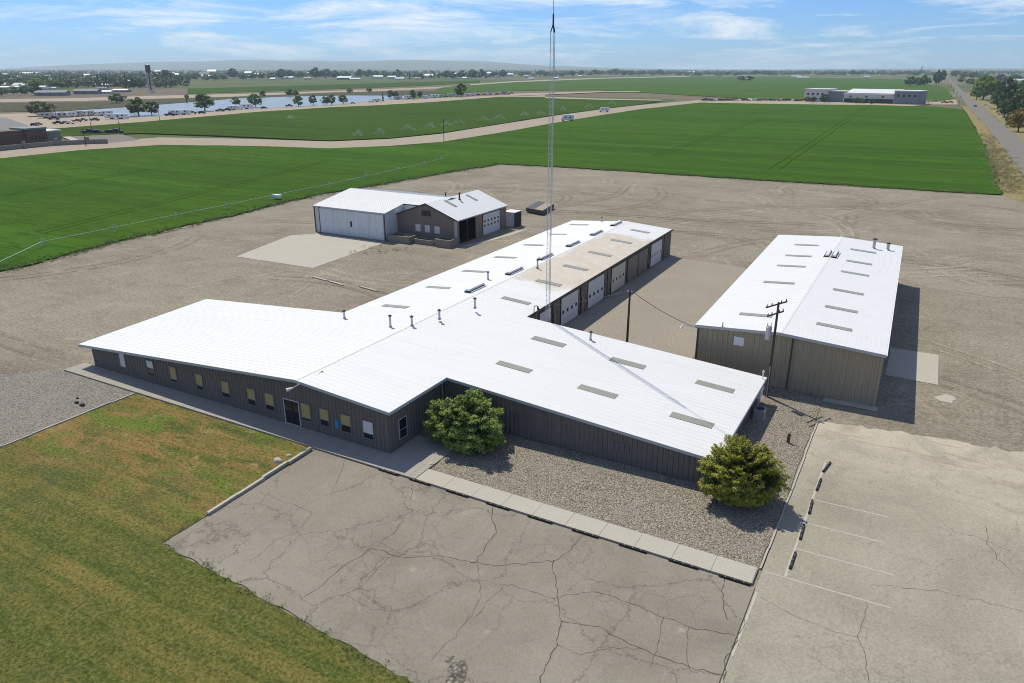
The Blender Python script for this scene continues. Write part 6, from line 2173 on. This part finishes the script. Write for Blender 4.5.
m = MB()
xa, xb, ya, yb, z0_, z1_ = -82 * u, -14 * u, 6, 30, 10.5 * u * 0.8, 19 * u * 0.82
m.quad((xa, ya, z0_), (xb, ya, z0_), (xb - 5, (ya + yb) / 2, z1_), (xa + 5, (ya + yb) / 2, z1_))
m.quad((xb, ya, z0_), (xb, yb, z0_), (xb - 5, (ya + yb) / 2, z1_))
m.quad((xb, yb, z0_), (xa, yb, z0_), (xa + 5, (ya + yb) / 2, z1_), (xb - 5, (ya + yb) / 2, z1_))
opart(0, 0, 0, 0, 0, 0, 'roof', 'grey_roof', m)
opart(xa + 1, xb - 1, 12.2, 29, 0, z0_ - 0.05, 'wing', 'brick')
for q in range(4):
    opart(-34 * u + q * 4 * u, -32 * u + q * 4 * u, -2.08, -2.001, 2 * u, 5 * u, 'window', 'glass')
rw = thing('retaining_wall', 'low pale stone retaining wall along the dirt road below the brick building', 'wall', (*at(40, 146), 0))
pts = apx((-10, 152), (20, 149), (55, 145.8), (90, 144), (108, 143.6))
m = MB()
for a, b in zip(pts[:-1], pts[1:]):
    m.beam((*a, 0.9), (*b, 0.9), 0.6, 1.9)
m.build('wall_face', M['stone'], rw)
for px_, py_ in ((25, 148.6), (57, 145.6), (88, 144)):
    a = at(px_, py_)
    MB().box(a[0] - 0.5, a[0] + 0.5, a[1] - 0.6, a[1] + 0.6, 0, 2.9).build('pier', M['planter'], rw)
sheet('paved_lot', apx((66, 136.5), (78, 134.4), (120, 133.6), (140, 140), (110, 143), (85, 143.4)), 0.09, M['road'])
sheet('paved_walk', apx((62, 137), (66, 135), (85, 142.6), (78, 143.4)), 0.12, M['concrete_pale'])

# water tower
wx, wy = at(151.5, 92)
sw2 = px_size(wx, wy)
wtw = thing('water_tower', 'tall water tower with dark tank on pale legs rising above the town', 'water tower', (wx, wy, 0))
HT = 26.5 * sw2
for q in range(4):
    a = q * math.pi / 2 + 0.5
    MB().tube((wx + 3.2 * sw2 * math.cos(a), wy + 3.2 * sw2 * math.sin(a), 0), (wx + 1.8 * sw2 * math.cos(a), wy + 1.8 * sw2 * math.sin(a), HT * 0.70), 0.55, 0.5, 8).build('leg', M['cream_wall'], wtw)
m = MB()
for z in (0.25, 0.48):
    r_ = (3.2 - 1.4 * z / 0.7) * sw2
    for q in range(4):
        a, b = q * math.pi / 2 + 0.5, (q + 1) * math.pi / 2 + 0.5
        m.tube((wx + r_ * math.cos(a), wy + r_ * math.sin(a), HT * z), (wx + r_ * math.cos(b), wy + r_ * math.sin(b), HT * z), 0.25, 0.25, 6)
m.build('brace', M['rust'], wtw)
MB().tube((wx, wy, HT * 0.05), (wx, wy, HT * 0.72), 0.9, 0.9, 10).build('riser_pipe', M['rust'], wtw)
MB().tube((wx, wy, HT * 0.66), (wx, wy, HT * 0.72), 1.4 * sw2, 2.4 * sw2, 16).tube((wx, wy, HT * 0.72), (wx, wy, HT * 0.95), 2.4 * sw2, 2.4 * sw2, 16).build('tank', vary('dark tank paint', (0.07, 0.06, 0.06), 0.2, 0.3, 0.7), wtw)
MB().tube((wx, wy, HT * 0.95), (wx, wy, HT), 2.5 * sw2, 0.5 * sw2, 16).build('tank_roof', M['grey_metal'], wtw)

# poles along far roads
pole_proto = thing('power_pole', 'pole', 'power pole', (0, 0, 0))
MB().tube((0, 0, 0), (0, 0, 11), 0.16, 0.11, 8).build('pole', M['wood'], pole_proto)
MB().box(-1.2, 1.2, -0.06, 0.06, 10.1, 10.25).build('crossarm', M['wood'], pole_proto)
for i, (px_, py_, hpx, lab) in enumerate([(958.5, 106, 10, 'wooden power pole at the road near the warehouse drive'), (956, 99, 8, 'wooden power pole beside the road, second from the warehouse drive'), (953.5, 93, 7, 'wooden power pole beside the road, third from the warehouse drive'), (951, 88, 6, 'wooden power pole beside the road, fourth from the warehouse drive'), (948, 82.5, 5, 'wooden power pole beside the road, last before the horizon trees'),
                                          (444, 142, 22, 'dark slim pole between dirt road and sprinklers'), (92, 131.5, 20, 'dark slim pole behind the cars of the paved lot'), (120.5, 134, 18, 'dark slim pole at the end of the paved lot'), (86, 146, 17, 'dark slim pole beside the stone retaining wall'), (160, 121.5, 12, 'slim pole at the field edge near the pond'), (57, 121, 14, 'slim pole among the campers near the brick building')]):
    o = pole_proto if i == 0 else copy_tree(pole_proto)
    x, y = at(px_, py_)
    s = hpx * px_size(x, y) / 11.0
    o.location = (x, y, 0)
    o.scale = (max(1, s * 0.9), max(1, s * 0.9), s)
    o.rotation_euler = (0, 0, rng.uniform(-0.3, 0.3))
    tag(o, lab, None, 'power poles far off')

# shrubs and hedge by the paved lot
# boulders along the road
for i, (px_, py_) in enumerate([(985, 105.5), (989, 107.5), (993, 109.5), (996.5, 112), (1000, 115), (1004, 117.5), (1007, 120), (1010, 123), (1014, 127)]):
    x, y = at(px_, py_)
    m = MB()
    r0 = random.Random(i)
    for q in range(3):
        dx, dy, r_ = r0.uniform(-1.2, 1.2), r0.uniform(-1.5, 1.5), r0.uniform(0.7, 1.3)
        m.tube((x + dx, y + dy, -0.1), (x + dx + 0.2, y + dy, r_), r_ * 1.2, r_ * 0.6, 7)
    o = m.build('boulder', M['concrete_pale' if i % 2 else 'planter'])
    origin_to(o, (x, y, 0))
    tag(o, f'{"pale" if i % 2 else "tan"} boulder at the foot of trees along the paved road, {ORD[i]} counted towards the yard', 'boulder', 'boulders along the paved road')

# ------------------------------------------------------------------ air
hz = MB()
hz.box(-17500, 10500, -900, 18500, -1.3, 230)
hm = bpy.data.materials.new('haze air')
hm.use_nodes = True
ht = hm.node_tree
ht.nodes.clear()
ho = ht.nodes.new('ShaderNodeOutputMaterial')
hv = ht.nodes.new('ShaderNodeVolumePrincipled')
hv.inputs['Color'].default_value = (0.66, 0.84, 1.0, 1)
hv.inputs['Density'].default_value = 0.00007
hv.inputs['Anisotropy'].default_value = 0.1
ht.links.new(hv.outputs[0], ho.inputs['Volume'])
tag(hz.build('haze', hm), kind='stuff')
